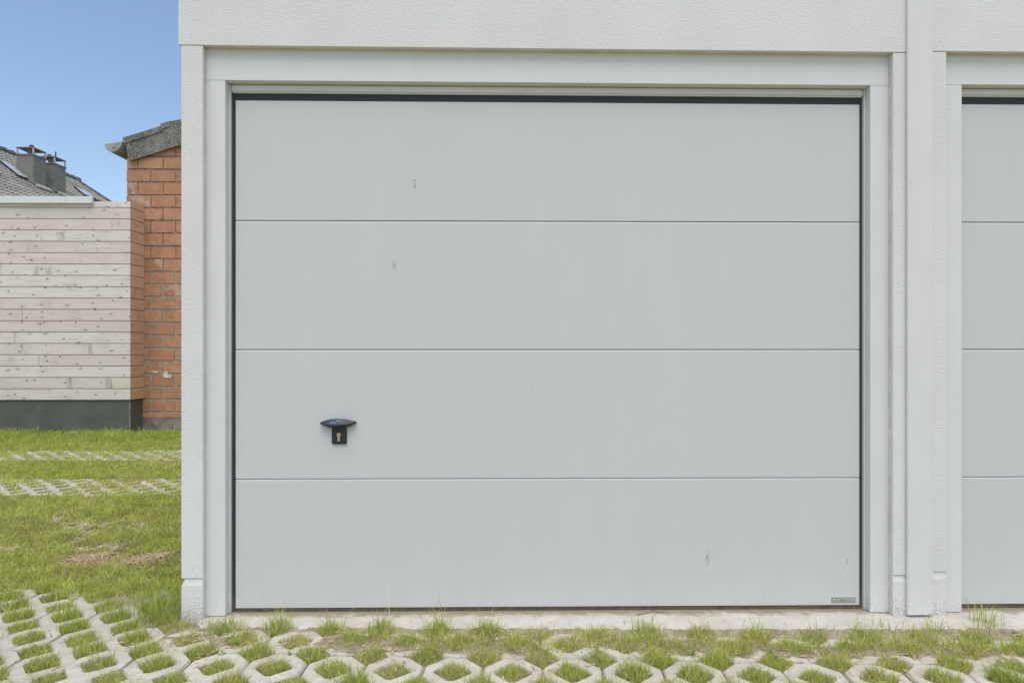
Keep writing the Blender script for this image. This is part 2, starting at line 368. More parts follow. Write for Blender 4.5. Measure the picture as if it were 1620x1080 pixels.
# ---------------------------------------------------------------- grass-grid pavers
tag(grid_sheet('lawn_earth', -13.0, -3.42, -3.0, 0.22, 60, 30, lawn_h, M['ground']), kind='structure')
PIT, EH = 0.2, 0.0395
def ring_cell(bm, cx, cy, jit, lo_in, hi_in):
    """one ring; lo_in / hi_in: the near / far side runs on into the next ring without a groove"""
    def oct8(a, e, z, j=0.0, outer=0):
        pts = [(a, -e), (a, e), (e, a), (-e, a), (-a, e), (-a, -e), (-e, -a), (e, -a)]
        out = []
        for k, (px, py) in enumerate(pts):
            zz = z
            if outer and ((k in (2, 3) and hi_in) or (k in (6, 7) and lo_in)):
                py = math.copysign(0.0999 if outer < 3 else 0.097, py); zz = z if outer == 1 else -0.0004
            out.append(bm.verts.new((cx + px + random.uniform(-j, j), cy + py + (0 if zz != z else random.uniform(-j, j)), zz + random.uniform(-j, j) * 0.3)))
        return out
    L = [oct8(0.0970, EH - 0.001, -0.06, 0, 1), oct8(0.0970, EH - 0.001, -0.009, jit, 2), oct8(0.0922, EH - 0.004, 0.0, jit * 0.6, 3),
         oct8(0.0632, 0.010, 0.0, jit), oct8(0.0597, 0.007, -0.007, jit), oct8(0.0565, 0.005, -0.06)]
    for k in range(5):
        A, B = L[k], L[k + 1]
        for i in range(8): bm.faces.new((A[i], A[(i + 1) % 8], B[(i + 1) % 8], B[i]))
def paver_mesh(name, nx, ny, seed):
    random.seed(seed); bm = bmesh.new()
    for i in range(nx):
        for j in range(ny): ring_cell(bm, (i + 0.5) * PIT, (j + 0.5) * PIT, 0.0022, j > 0, j < ny - 1)
    # webs that tie the rings into one slab (below the surface)
    for i in range(nx):
        for j in range(ny):
            cx, cy = (i + 0.5) * PIT, (j + 0.5) * PIT
            if i < nx - 1: box(bm, cx + 0.0972, cx + 0.1028, cy - 0.036, cy + 0.036, -0.05, -0.016)
    bmesh.ops.recalc_face_normals(bm, faces=list(bm.faces))
    me = bpy.data.meshes.new(name); bm.to_mesh(me); bm.free(); me.materials.append(M['paver'])
    return me
FULL = [paver_mesh('paver', 2, 3, k) for k in (1, 2, 3)]
SHORT = [paver_mesh('paver', 2, 1, k) for k in (4, 5)]
random.seed(21)
def lay(me_list, parent, p, rz, z):
    o = link_mesh('paver', random.choice(me_list), parent)
    o.location = (p.x + random.uniform(-.002, .002), p.y + random.uniform(-.002, .002), z + random.uniform(-.004, .003))
    o.rotation_euler = (random.uniform(-.006, .006), random.uniform(-.006, .006), rz + random.uniform(-.008, .008))
    return o
GX0 = X_at(287, 0.0)                     # left face of the first garage
bm = bmesh.new(); box(bm, -3.5, 3.6, -1.7, 0.34, -0.12, -0.060)
front = tag(build('pavement', bm, M['soil']), kind='structure')
for i in range(-9, 8):
    a = i * 0.4 + 0.1
    lay(FULL, front, pav(a, -0.6), PHI, 0.0)
    xr = pav(a + 0.4, 0.1).x
    if xr < GX0 + 0.02: 
        lay(FULL, front, pav(a, 0.0), PHI, 0.0)
    else: lay(SHORT, front, pav(a, 0.0), PHI, 0.0)
    if -7 <= i <= 6: lay(FULL, front, pav(a, -1.2), PHI, 0.0)
PHT = math.radians(-0.8)
TRACKS = []
for (zc0, n) in ((4.90, 15), (6.44, 17)):
    y0 = zc0 - CAMD
    bm = bmesh.new(); box(bm, -9.0, -1.2, y0 - 0.02 + 0.05, y0 + 0.66 + 0.05, -0.12, -0.062)
    tr = tag(build('wheel_track', bm, M['soil']), kind='structure')
    c, s = math.cos(PHT), math.sin(PHT)
    for i in range(n):
        a = -1.35 - 0.4 * (i + 1)
        lay(FULL, tr, Vector((a * c, y0 + a * s)), PHT, -0.004)
    TRACKS.append(y0)
def in_track(x, y):
    for k, y0 in enumerate(TRACKS):
        b = (y - y0) * math.cos(PHT) - x * math.sin(PHT); a = x + 1.35
        if 0 <= b <= 0.6 and x < -1.35: return k, a, b
    return None

# ---------------------------------------------------------------- concrete apron, soil washed over the paving
random.seed(5)
AZ = 0.004
xa0, xa1 = X_at(318, 0), 4.2
pts = []
n = 150
def apron_edge(x):
    return -0.105 - 0.018 * x + 0.016 * mnoise.noise((x * 3, 0, 1)) + 0.012 * mnoise.noise((x * 11, 0, 5)) + 0.006 * mnoise.noise((x * 31, 0, 2))
for k in range(n + 1):
    x = xa0 + (xa1 - xa0) * k / n
    y = apron_edge(x)
    if k == 0: y = -0.03
    pts.append((x, y))
bm = bmesh.new()
prism_z(bm, pts + [(xa1, 0.40), (xa0, 0.40)], -0.055, AZ)
tag(build('concrete_apron', bm, M['apron']), kind='structure')

def hole_d(a, b):
    """distance measure to the nearest hole centre of the lattice (both ring holes and the gaps between rings)"""
    u, v = a / PIT - 0.5, b / PIT - 0.5
    d1 = abs(u - round(u)) + abs(v - round(v))
    u, v = a / PIT, b / PIT
    d2 = abs(u - round(u)) + abs(v - round(v))
    return min(d1, d2) * PIT
_A, _B = unpav(*G_at(40, 936).xy), unpav(*G_at(262, 974).xy)
def lawn_line(a):                         # where the lawn has crept over the last row of pavers
    t = (a - _A[0]) / (_B[0] - _A[0])
    return min(0.64, _A[1] + (_B[1] - _A[1]) * t) + 0.035 * mnoise.noise((a * 6, 0, 3)) + 0.02 * mnoise.noise((a * 17, 0, 3))
def dirt_amount(x, y):
    a, b = unpav(x, y)
    near = math.exp(-((b - 0.10) / 0.085) ** 2)                    # the strip against the apron is silted up
    if x < GX0 - 0.05: near *= 0.10
    elif x < GX0 + 0.6: near *= 0.75
    nz = mnoise.noise((x * 3.1, y * 5, 7)) * 0.6 + mnoise.noise((x * 9, y * 12, 2)) * 0.45
    return near * (0.65 + 0.9 * nz) + 0.28 * max(0, nz - 0.25) * (1 if x > GX0 else 0.8)
def soil_h(x, y):
    a, b = unpav(x, y)
    h = -0.015 + 0.004 * mnoise.noise((x * 23, y * 23, 0)) + 0.003 * mnoise.noise((x * 60, y * 60, 4))
    h += 0.032 * max(0.0, dirt_amount(x, y))
    if x > GX0:
        d = abs(y - apron_edge(x))
        if d < 0.07: h = max(h, -0.012 + 0.018 * (1 - d / 0.07) + 0.005 * mnoise.noise((x * 40, y * 40, 8)))
    if x < GX0 + 0.1:
        over = b - lawn_line(a)
        if over > -0.02: h = max(h, min(0.010, -0.010 + 0.25 * over))
    return h
o = grid_sheet('soil_fill', -3.4, 3.3, -1.1, 0.24, 560, 120, soil_h, M['soil'])
tag(o, kind='structure')

# ---------------------------------------------------------------- garages
WT = 2.62
def lerp(a, b, t): return a + (b - a) * t
def make_garage(loc_x0, loc_x1, pier_l, pier_r, jl0, jl1, jr0, jr1, dl, dr, ztop_stucco, zhead, zstrip, zdoor, label, seams, first):
    """x values in metres; z tuples are (left end, right end) - the lintel is not perfectly level"""
    cx = (loc_x0 + loc_x1) / 2
    g = empty('garage', (cx, 0, 0), label, 'garage', 'white garages in the row')
    def put(name, bm, mat, par=None, **k):
        bmesh.ops.translate(bm, verts=list(bm.verts), vec=(-cx, 0, 0))
        return build(name, bm, mat, g if par is None else par, **k)
    # shell: lintel, two piers with a drip groove, sides, back and flat roof
    bm = bmesh.new()
    zl, zr = ztop_stucco
    D = 5.4; T = 0.10
    xl_up = loc_x0 - (0.011 if first else 0)
    hexa(bm, [(xl_up, -0.0012, zl), (loc_x1, -0.0012, zr), (loc_x1, 0.18, zr), (xl_up, 0.18, zl),
              (xl_up, -0.0012, WT), (loc_x1, -0.0012, WT), (loc_x1, 0.18, WT), (xl_up, 0.18, WT)])
    gz = 0.163 if first else 0.176
    def pier(x0, x1, zt, z0=0.0, left_open=False):
        zt0, zt1 = zt
        e = 0.012 if left_open else 0.0
        prof = [(0.0, z0), (0.0, gz - 0.016), (0.009, gz), (0.0, gz + 0.012)]
        # front profile with groove; the exposed outer edge is grooved too
        rows = [(z0, 0.0), (gz - 0.024, 0.0), (gz - 0.001, 1.0), (gz + 0.002, 1.0), (gz + 0.006, 0.0)]
        prev = None
        lay_ = [(z, k) for z, k in rows] + [(None, 0.0)]
        rings = []
        for z, k in lay_:
            if z is None: zz0, zz1 = zt0, zt1
            else: zz0 = zz1 = z
            rings.append([bm.verts.new((x0 + e * k, 0.0045 * k, zz0)), bm.verts.new((x1, 0.0045 * k, zz1)),
                          bm.verts.new((x1, 0.18, zz1)), bm.verts.new((x0 + e * k, 0.18, zz0))])
        for A, B in zip(rings, rings[1:]):
            for i in range(4): bm.faces.new((A[i], A[(i + 1) % 4], B[(i + 1) % 4], B[i]))
        bm.faces.new(rings[0][::-1]); bm.faces.new(rings[-1])
    tz = lambda x: lerp(zl, zr, (x - loc_x0) / (loc_x1 - loc_x0)) - 0.003
    pier(loc_x0, pier_l, (tz(loc_x0), tz(pier_l)), -0.03, True)
    pier(pier_r, loc_x1, (tz(pier_r), tz(loc_x1)), -0.03, False)
    box(bm, loc_x0 + 0.002, loc_x0 + T, 0.182, D, -0.05, WT)
    box(bm, loc_x1 - T, loc_x1 - 0.002, 0.182, D, -0.05, WT)
    box(bm, loc_x0 + T + 0.002, loc_x1 - T - 0.002, D - T, D - 0.003, -0.05, WT)
    box(bm, loc_x0 + T + 0.002, loc_x1 - T - 0.002, 0.185, D - T - 0.003, WT - 0.12, WT - 0.004)
    bmesh.ops.recalc_face_normals(bm, faces=list(bm.faces))
    put('wall', bm, M['stucco'])
    # white boards round the opening
    JY = 0.032
    hz_l, hz_r = zhead
    hh = lambda x: lerp(hz_l, hz_r, (x - jl0) / (jr1 - jl0))
    for (a, b) in ((jl0, jl1), (jr0, jr1)):
        bm = bmesh.new()
        z0 = 0.006
        hexa(bm, [(a, JY + 0.0005, z0), (b, JY + 0.0005, z0), (b, 0.11, z0), (a, 0.11, z0),
                  (a, JY + 0.0005, hh(a) - 0.0004), (b, JY + 0.0005, hh(b) - 0.0004), (b, 0.11, hh(b) - 0.0004), (a, 0.11, hh(a) - 0.0004)])
        put('jamb_board', bm, M['trim'], bevel=0.0007)
    bm = bmesh.new()
    hexa(bm, [(jl0, JY, hz_l), (jr1, JY, hz_r), (jr1, 0.11, hz_r), (jl0, 0.11, hz_l),
              (jl0, JY, zl + 0.03), (jr1, JY, zr + 0.03), (jr1, 0.11, zr + 0.03), (jl0, 0.11, zl + 0.03)])
    put('head_board', bm, M['trim'], bevel=0.0007)
    # inner frame: two stiles and a rounded head rail
    FY = 0.066
    si = 0.0075
    zs_l, zs_r = zstrip
    for (a, b, tip) in ((jl1 + 0.0005, jl1 + si, 1), (jr0 - si, jr0 - 0.0005, -1)):
        bm = bmesh.new(); box(bm, a, b, FY, 0.112, 0.004, hz_l - 0.002)
        put('frame_stile', bm, M['trim'], bevel=0.0015)
    bm = bmesh.new()
    xa, xb = jl1 + si + 0.0006, jr0 - si - 0.0006
    hexa(bm, [(xa, FY + 0.001, zs_l), (xb, FY + 0.001, zs_r), (xb, 0.105, zs_r), (xa, 0.105, zs_l),
              (xa, FY + 0.001, hz_l - 0.001), (xb, FY + 0.001, hz_r - 0.001), (xb, 0.105, hz_r - 0.001), (xa, 0.105, hz_l - 0.001)])
    put('head_rail', bm, M['trim'], bevel=0.006)
    # the sectional door
    bm = bmesh.new(); box(bm, dl + 0.004, dr - 0.004, DOOR_Y + 0.020, DOOR_Y + 0.045, seams[0] + 0.004, seams[-1] - 0.004)
    dd = put('garage_door', bm, M['core'])
    zd_l, zd_r = zdoor
    for k in range(4):
        z0, z1 = seams[k], seams[k + 1]
        za, zb = (z1, z1) if k < 3 else (zd_l, zd_r)
        g0 = 0.0 if k == 0 else 0.0012
        g1 = 0.0012 if k < 3 else 0.0
        bm = bmesh.new()
        # front profile: the top edge of every section turns in with a soft shoulder, the bottom edge is crisp
        prof = [(0.0205, 0, g0), (0.0, 0, g0)] + ([(0.0, 1, -g1 - 0.0065), (0.0012, 1, -g1 - 0.0030), (0.0045, 1, -g1)] if k < 3 else [(0.0, 1, -0.001)]) + [(0.0205, 1, -g1)]
        rows = []
        for (yy, top, dz) in prof:
            rows.append((bm.verts.new((dl, DOOR_Y + yy, (za if top else z0) + dz)), bm.verts.new((dr, DOOR_Y + yy, (zb if top else z0) + dz))))
        for A, B in zip(rows, rows[1:]): bm.faces.new((A[0], A[1], B[1], B[0]))
        bm.faces.new([r[0] for r in rows][::-1]); bm.faces.new([r[1] for r in rows])
        bm.faces.new((rows[0][1], rows[0][0], rows[-1][0], rows[-1][1]))
        bmesh.ops.recalc_face_normals(bm, faces=list(bm.faces))
        put('door_panel', bm, M['door'], dd)
    ys0, ys1 = DOOR_Y + 0.010, DOOR_Y + 0.05
    for nm in (0, 1, 2):
        bm = bmesh.new()
        if nm == 0: box(bm, jl1 + 0.001, dl - 0.0006, ys0, ys1, 0.003, zs_l + 0.02)
        if nm == 1: box(bm, dr + 0.0006, jr0 - 0.001, ys0, ys1, 0.003, zs_l + 0.02)
        if nm == 2:
            box(bm, dl, dr, ys0 - 0.001, ys1 - 0.002, zd_r - 0.006 + 0.0, zs_l + 0.02)
        put('seal', bm, M['seal'], dd)
    bm = bmesh.new()
    prism_y_pts = None
    box(bm, dl + 0.002, dr - 0.002, DOOR_Y + 0.004, DOOR_Y + 0.03, 0.0045, seams[0] - 0.0005)
    put('bottom_seal', bm, M['bottom'], dd)
    return g, dd, put

Yd = DOOR_Y
zs = [Z_at(810, 959.0, Yd), Z_at(810, 756.2, Yd), Z_at(810, 552.5, Yd), Z_at(810, 349.6, Yd), Z_at(810, 161.5, Yd)]
g1, door1, put1 = make_garage(
    X_at(287, 0), X_at(1454.5, 0), X_at(320.5, 0), X_at(1413, 0),
    X_at(322.5, 0.032), X_at(356.2, 0.032), X_at(1377, 0.032), X_at(1410.5, 0.032), X_at(373, Yd), X_at(1359.3, Yd),
    (Z_at(287, 70.3, -.004), Z_at(1436, 82.2, -.004)), (Z_at(356, 127.0, .032), Z_at(1377, 135.2, .032)),
    (Z_at(366, 146.0, .067), Z_at(1366, 153.2, .067)), (Z_at(373, 158.9, Yd), Z_at(1359, 165.6, Yd)),
    'white stucco garage with its whole grey sectional door and black lock handle in view', zs, True)
sh = X_at(1524.4, Yd) - X_at(373, Yd)
W2 = X_at(1359.3, Yd) - X_at(373, Yd)
x2l = X_at(1457.5, 0)
g2, door2, put2 = make_garage(
    x2l, x2l + (X_at(1454.5, 0) - X_at(287, 0)), X_at(1496.7, 0), X_at(1413, 0) + sh,
    X_at(1494.0, 0.032), X_at(1521.6, 0.032), X_at(1377, .032) + sh, X_at(1410.5, .032) + sh, X_at(1521.6, Yd) - 0.002, X_at(1521.6, Yd) + W2,
    (Z_at(1496, 80.4, -.004), Z_at(1496, 81.0, -.004)), (Z_at(1522, 133.8, .032), Z_at(1522, 133.8, .032) - 0.004),
    (Z_at(1523, 152.0, .067), Z_at(1523, 152.0, .067) - 0.004), (Z_at(1524, 165.0, Yd), Z_at(1524, 165.0, Yd) - .003),
    'white stucco garage cut off by the right edge, showing a narrow strip of its door', [z + 0.001 for z in zs], False)

# door furniture (first garage): T handle over a lock plate with a profile cylinder
def PX(px, py, y): return X_at(px, y), Z_at(px, py, y)
bm = bmesh.new()
x0, z0 = PX(525.6, 701.9, Yd); x1, z1 = PX(548.9, 675.0, Yd)
box(bm, x0, x1, Yd - 0.009, Yd - 0.0005, z0, z1)
put1('lock_plate', bm, M['black'], door1, bevel=0.0022)
bm = bmesh.new()
xs0, zc = PX(505.8, 668.5, Yd - .02); xs1, _ = PX(562.2, 668.5, Yd - .02)
sc = (xs1 - xs0) / 56.4
N = 22; secs = []
for k in range(N + 1):
    t = -1 + 2 * k / N; x = lerp(xs0, xs1, (t + 1) / 2)
    env = max(0.0, 1 - abs(t) ** 2.3)
    zt = zc + sc * (0.4 + 6.1 * (1 - t * t) + 1.0 * (1 if t > 0.9 else 0))
    zr_ = zc + sc * (-1.2 - 2.6 * (1 - t * t)) + sc * 0.8 * t
    zb = zc + sc * (-1.8 - 7.0 * max(0, 1 - max(0, abs(t) - 0.35) ** 1.5 * 2.0))
    if zb > zr_: zb = zr_ - 0.001
    yf = 0.012 + 0.024 * math.sqrt(max(0.02, 1 - t * t))
    secs.append([bm.verts.new((x, Yd - 0.002, zt - 0.002)), bm.verts.new((x, Yd - 0.6 * yf, zt)), bm.verts.new((x, Yd - yf, zr_ + 0.0025)),
                 bm.verts.new((x, Yd - yf + 0.001, zr_ - 0.001)), bm.verts.new((x, Yd - 0.45 * yf, zb)), bm.verts.new((x, Yd - 0.002, zb + 0.001))])
for A, B in zip(secs, secs[1:]):
    for i in range(6): bm.faces.new((A[i], A[(i + 1) % 6], B[(i + 1) % 6], B[i]))
bm.faces.new(secs[0]); bm.faces.new(secs[-1][::-1])
bmesh.ops.recalc_face_normals(bm, faces=list(bm.faces))
hnd = put1('handle_grip', bm, M['black'], door1)
# blue print on the sloping top face of the grip
bm = bmesh.new()
def grip_pt(t, s, lift):
    x = lerp(xs0, xs1, (t + 1) / 2)
    zt = zc + sc * (0.4 + 6.1 * (1 - t * t)); zr_ = zc + sc * (-1.2 - 2.6 * (1 - t * t)) + sc * 0.8 * t + 0.0025
    yf = 0.012 + 0.024 * math.sqrt(max(0.02, 1 - t * t))
    return Vector((x, lerp(Yd - 0.6 * yf, Yd - yf, s) - lift, lerp(zt, zr_, s) + lift * 0.3))
def grip_patch(t0, t1, s0, s1, lift, mat):
    for k in range(4):
        a, b = lerp(t0, t1, k / 4), lerp(t0, t1, (k + 1) / 4)
        f = bm.faces.new([bm.verts.new(grip_pt(a, s1, lift)), bm.verts.new(grip_pt(b, s1, lift)), bm.verts.new(grip_pt(b, s0, lift)), bm.verts.new(grip_pt(a, s0, lift))])
        f.material_index = mat
grip_patch(-0.48, 0.34, 0.16, 0.90, 0.0008, 0)
for (a, b, s0, s1) in ((-0.40, -0.33, .50, .78), (-0.31, -0.24, .50, .78), (-0.22, -0.16, .50, .78), (-0.14, -0.06, .50, .78),
                       (-0.04, 0.04, .24, .52), (0.06, 0.14, .24, .52), (0.16, 0.22, .24, .52), (0.24, 0.29, .24, .52)):
    grip_patch(a, b, s0, s1, 0.0013, 1)
put1('sticker', bm, [M['blue'], M['pale']], door1)
bm = bmesh.new()
kx, kz = PX(537, 687, Yd)
tube(bm, (kx, Yd - 0.0085, kz), (kx, Yd - 0.0125, kz), 0.0083, n=18, mat=0)
box(bm, kx - 0.0045, kx + 0.0045, Yd - 0.0122, Yd - 0.0085, kz - 0.026, kz - 0.006, 0)
tube(bm, (kx, Yd - 0.0124, kz), (kx, Yd - 0.0132, kz), 0.0045, n=14, mat=0)
box(bm, kx - 0.0012, kx + 0.0008, Yd - 0.0137, Yd - 0.0130, kz - 0.003, kz + 0.0045, 1)
put1('key_cylinder', bm, [M['nickel'], M['slot']], door1)
# maker's plate, worn past reading
bm = bmesh.new()
x0, z0 = PX(1315.3, 952.0, Yd); x1, z1 = PX(1353.0, 944.3, Yd)
box(bm, x0, x1, Yd - 0.0018, Yd - 0.0003, z0, z1, 1)
box(bm, x0 + 0.003, x1 - 0.003, Yd - 0.0030, Yd - 0.0018, z0 + 0.003, z1 - 0.003, 0)
random.seed(3)
xx = x0 + 0.008
while xx < x1 - 0.012:
    wd = random.uniform(0.004, 0.008); box(bm, xx, xx + wd, Yd - 0.0038, Yd - 0.0030, z0 + 0.006, z1 - 0.006 - random.choice((0, 0, 0.002)), random.choice((0, 1))); xx += wd + 0.003
put1('name_plate', bm, [M['alu'], M['alud']], door1)

# strip over the joint between the garages
bm = bmesh.new()
sx0, sx1 = X_at(1436.2, -0.016), X_at(1476.2, -0.016)
zb = Z_at(1455, 974.5, -0.016)
hexa(bm, [(sx0, -0.016, 0.012), (sx1, -0.016, 0.014), (sx1, -0.0020, 0.014), (sx0, -0.0020, 0.012),
          (sx0, -0.016, WT + .01), (sx1, -0.016, WT + .01), (sx1, -0.0020, WT + .01), (sx0, -0.0020, WT + .01)])
o = build('cover_strip', bm, M['strip'], bevel=0.002)
tag(o, 'flat white vertical strip covering the joint between the two garages', 'cover strip')

# ---------------------------------------------------------------- timber-clad extension
YF = 8.60 - CAMD
te_x1 = X_at(206.2, YF)
te_x0 = -12.5
YB = 8.93 - CAMD
BX0 = X_at(200.6, YB)                      # left corner of the brick building
te = empty('timber_extension', (te_x1, YF, 0), 'flat-roofed extension clad in pale horizontal boards, on a dark plinth', 'extension')
def tput(name, bm, mat, par=te, **k):
    bmesh.ops.translate(bm, verts=list(bm.verts), vec=(-te_x1, -YF, 0))
    return build(name, bm, mat, par, **k)
BT = 0.022
rowz = [Z_at(100, 633.0 - 17.92 * k, YF) for k in range(18)] + [Z_at(100, 318.5, YF)]
ztop = rowz[-1]
bm = bmesh.new()                            # dark carcass behind the boards (reaches back beside the brick house)
box(bm, te_x0, te_x1 - BT - 0.001, YF + BT + 0.001, YB - 0.004, rowz[0] + 0.002, ztop - 0.004)
box(bm, te_x0, BX0 - 0.03, YB - 0.002, YB + 4.0, -0.05, ztop - 0.005)
tput('wall', bm, M['batten'])
random.seed(9)
JOINT = {7: 35 , 5: 23, 3: 61, 11: 1, 14: -60, 9: -90, 1: -40, 16: -120, 12: -150}
for k in range(18):
    z0, z1 = rowz[k], rowz[k + 1]
    cuts = [te_x0]
    if k in JOINT: cuts.append(X_at(JOINT[k], YF))
    cuts += [te_x1 - random.uniform(3.6, 4.6)] if k not in JOINT else []
    cuts.append(te_x1 - 0.0008)
    for a, b in zip(cuts, cuts[1:]):
        bm = bmesh.new(); dy = random.uniform(0, 0.003)
        box(bm, a + 0.002, b - 0.0015, YF + dy, YF + BT, z0 + 0.0065, z1 - 0.0005)
        tput('board', bm, M['board'], bevel=0.0015)
    bm = bmesh.new(); dx = random.uniform(0, 0.002)
    zz = z1 - 0.0005
    box(bm, te_x1 - BT, te_x1 + 0.003 - dx, YF + 0.002 + BT * 0.0, YB - 0.004, z0 + 0.0065, zz)
    # side boards butt behind the front ones
    for v in bm.verts:
        if v.co.y < YF + 0.01: v.co.y = YF + 0.0035
        if v.co.x < te_x1 - BT + 0.001: v.co.x = te_x1 + 0.0002
    tput('board', bm, M['sboard'])
bm = bmesh.new(); box(bm, te_x0, te_x1 - 0.018, YF + 0.022, YB - 0.005, -0.06, rowz[0] - 0.002); tput('plinth', bm, M['plinth'])
bm = bmesh.new(); box(bm, te_x1 - 0.024, te_x1 - 0.014, YF + 0.018, YF + 0.030, -0.06, rowz[0] - 0.004); tput('corner_bead', bm, M['bead'])
for a, b in ((-12.5, X_at(103.6, YF - .045)), (X_at(103.9, YF - .045), X_at(145.2, YF - .045))):
    bm = bmesh.new(); box(bm, a, b, YF - 0.045, YF - 0.002, Z_at(100, 321.2, YF - .045), Z_at(100, 310.2, YF - .045)); tput('fascia', bm, M['fascia'], bevel=0.002)
bm = bmesh.new(); box(bm, te_x0, X_at(145, YF) - .02, YF - 0.0015, YB + 4.0, ztop - 0.003, Z_at(100, 311.5, YF)); tput('roof', bm, M['felt'])

# ---------------------------------------------------------------- brick building
bb = empty('brick_building', (BX0, YB, 0), 'orange brick outbuilding with grey fibre-cement roof edge and gutter, beside the timber cladding', 'outbuilding')
def bput(name, bm, mat, par=bb, **k):
    bmesh.ops.translate(bm, verts=list(bm.verts), vec=(-BX0, -YB, 0))
    return build(name, bm, mat, par, **k)
def zb_at(py): return Z_at(240, py, YB)
slope = lambda px: 255.0 - (px - 204.4) * (255.0 - 235.5) / (266 - 204.4)     # underside of the verge, photo rows
def under(x):                                                                  # height of that underside at world x
    xa, xb = X_at(204.4, YB), X_at(266, YB); za, zb2 = zb_at(255), zb_at(235.5)
    return za + (x - xa) * (zb2 - za) / (xb - xa)
xr_end = X_at(520, YB)
zfoot = zb_at(661.5)
zmid = zb_at(430)
bm = bmesh.new()
box(bm, BX0 + 0.006, xr_end, YB + 0.002, YB + 0.25, zfoot, zmid)
bput('wall', bm, M['mortar'])
bm = bmesh.new()
prism_y(bm, [(BX0 + 0.006, zmid), (xr_end, zmid), (xr_end, under(xr_end) + 0.10), (BX0 + 0.006, under(BX0) + 0.10)], YB + 0.010, YB + 0.25)
bput('wall', bm, M['mortard'])
bm = bmesh.new()
prism_y(bm, [(BX0 + 0.01, -0.06), (BX0 + .20, -0.06), (BX0 + .20, under(BX0) + 0.1), (BX0 + 0.01, under(BX0) + 0.08)], YB + 0.252, YB + 6)
bput('wall', bm, M['mortar'])
bm = bmesh.new(); box(bm, BX0 - 0.01, xr_end, YB - 0.012, YB + 0.25, -0.06, zfoot - 0.002); bput('foundation', bm, M['foot'])
random.seed(17)
rowj = [661.5] + [651.7 - 20.2 * k for k in range(0, 22)]
xend = X_at(400, YB)
for r, (ya, yb_) in enumerate(zip(rowj, rowj[1:])):
    setA = (r % 2 == 0)
    start = 200.6
    cuts = [200.6] + [x for x in (np.arange(218.3, 470, 39.7) if setA else np.arange(238.4, 470, 39.7))]
    low = ya > 430
    hj = 0.0120 if low else 0.0068
    for a, b in zip(cuts, cuts[1:]):
        xa, xb = X_at(a + (1.5 if low else 0.6) + random.uniform(-.35, .35), YB), X_at(b - (1.3 if low else 0.5) + random.uniform(-.35, .35), YB)
        if a == 200.6: xa = BX0 + random.uniform(-0.004, 0.003)
        if xa > xend: continue
        za, zb2 = zb_at(ya) + hj + random.uniform(-.002, .002), zb_at(yb_) - hj + random.uniform(-.003, .002)
        lim_a, lim_b = under(xa) + 0.05, under(xb) + 0.05
        if za > max(lim_a, lim_b): continue
        bm = bmesh.new(); dy = random.uniform(-0.004, 0.0) - (0.004 if low else 0.0)
        ta, tb = min(zb2, lim_a), min(zb2, lim_b)
        ta, tb = max(ta, za + .01), max(tb, za + .01)
        j = lambda: random.uniform(-.0014, .0014)
        hexa(bm, [(xa, YB + dy, za), (xb, YB + dy + j(), za + j()), (xb, YB + 0.10, za), (xa, YB + 0.10, za),
                  (xa + j(), YB + dy, ta), (xb + j(), YB + dy + j(), tb), (xb, YB + 0.10, tb), (xa, YB + 0.10, ta)])
        bput('brick', bm, M['brick'], bevel=0.003)
# crumbs of pale mortar left in and over the raked upper joints
random.seed(31)
bm = bmesh.new()
for k in range(11, 22):
    zj = zb_at(651.7 - 20.2 * k)
    x = BX0 + 0.01
    while x < xend:
        wd = random.uniform(0.015, 0.10)
        if random.random() < 0.55 and zj < under(x) - 0.02:
            z0 = zj + random.uniform(-.007, .001); h_ = random.uniform(.004, .010)
            e = random.uniform(.2, .5) * wd
            prism_y(bm, [(x, z0), (x + wd, z0 + random.uniform(-.002, .002)), (x + wd - e * .4, z0 + h_), (x + e, z0 + h_ * random.uniform(.6, 1.2))], YB - random.uniform(.001, .006), YB + 0.02)
        x += wd + random.uniform(0.0, 0.07)
bput('mortar_crumbs', bm, M['mortar'])['kind'] = 'stuff'
# splash of white paint across a joint
random.seed(4)
bm = bmesh.new()
for (px, py, rx, ry) in ((264, 594, 5.5, 3.6), (262.5, 590, 3.2, 2.6), (268.5, 595.5, 3.4, 2.2), (246, 588.5, 5.5, 1.2)):
    c = (X_at(px, YB), zb_at(py)); v = []
    for k in range(14):
        a = 2 * math.pi * k / 14; rr = 1 + 0.16 * math.sin(k * 2.4 + px) + 0.12 * math.sin(k * 3.7 + py)
        v.append((c[0] + rx * rr * math.cos(a) / 118, c[1] + ry * rr * math.sin(a) / 118))
    prism_y(bm, v, YB - 0.0115 - 0.0004 * (px % 5), YB + 0.002)
bput('paint_splash', bm, M['paintw'])
# verge pieces
VY = YB - 0.05
def V(px, py): return (X_at(px, VY), Z_at(px, py, VY))
def verge(face, lip, y, par):
    bm = bmesh.new()
    prism_y(bm, [V(*q) for q in face], y, y + 0.016)
    prism_y(bm, [V(*q) for q in lip], y - 0.014, y + 0.012)
    return bput('verge_tile', bm, M['fibre'], par, bevel=0.003)
verge([(197.6, 226.0), (262, 206.0), (267.5, 235.0), (204.6, 255.2)], [(194.3, 218.4), (260, 198.2), (262, 207), (195.4, 228.2)], VY, bb)
verge([(255.6, 197.2), (272, 192.4), (285, 190), (345, 172), (345, 215), (266.2, 235.8)], [(255.4, 197.0), (271, 192.4), (271.6, 201.0), (257.4, 206.0)], VY - 0.020, bb)
bm = bmesh.new()
a, b = V(195, 219), V(520, 117)
hexa(bm, [(a[0], VY + 0.018, a[1] - 0.05), (b[0], VY + 0.018, b[1] - 0.05), (b[0], VY + 6, b[1] - 0.05), (a[0], VY + 6, a[1] - 0.05),
          (a[0], VY + 0.018, a[1] - 0.012), (b[0], VY + 0.018, b[1] - 0.012), (b[0], VY + 6, b[1] - 0.012), (a[0], VY + 6, a[1] - 0.012)])
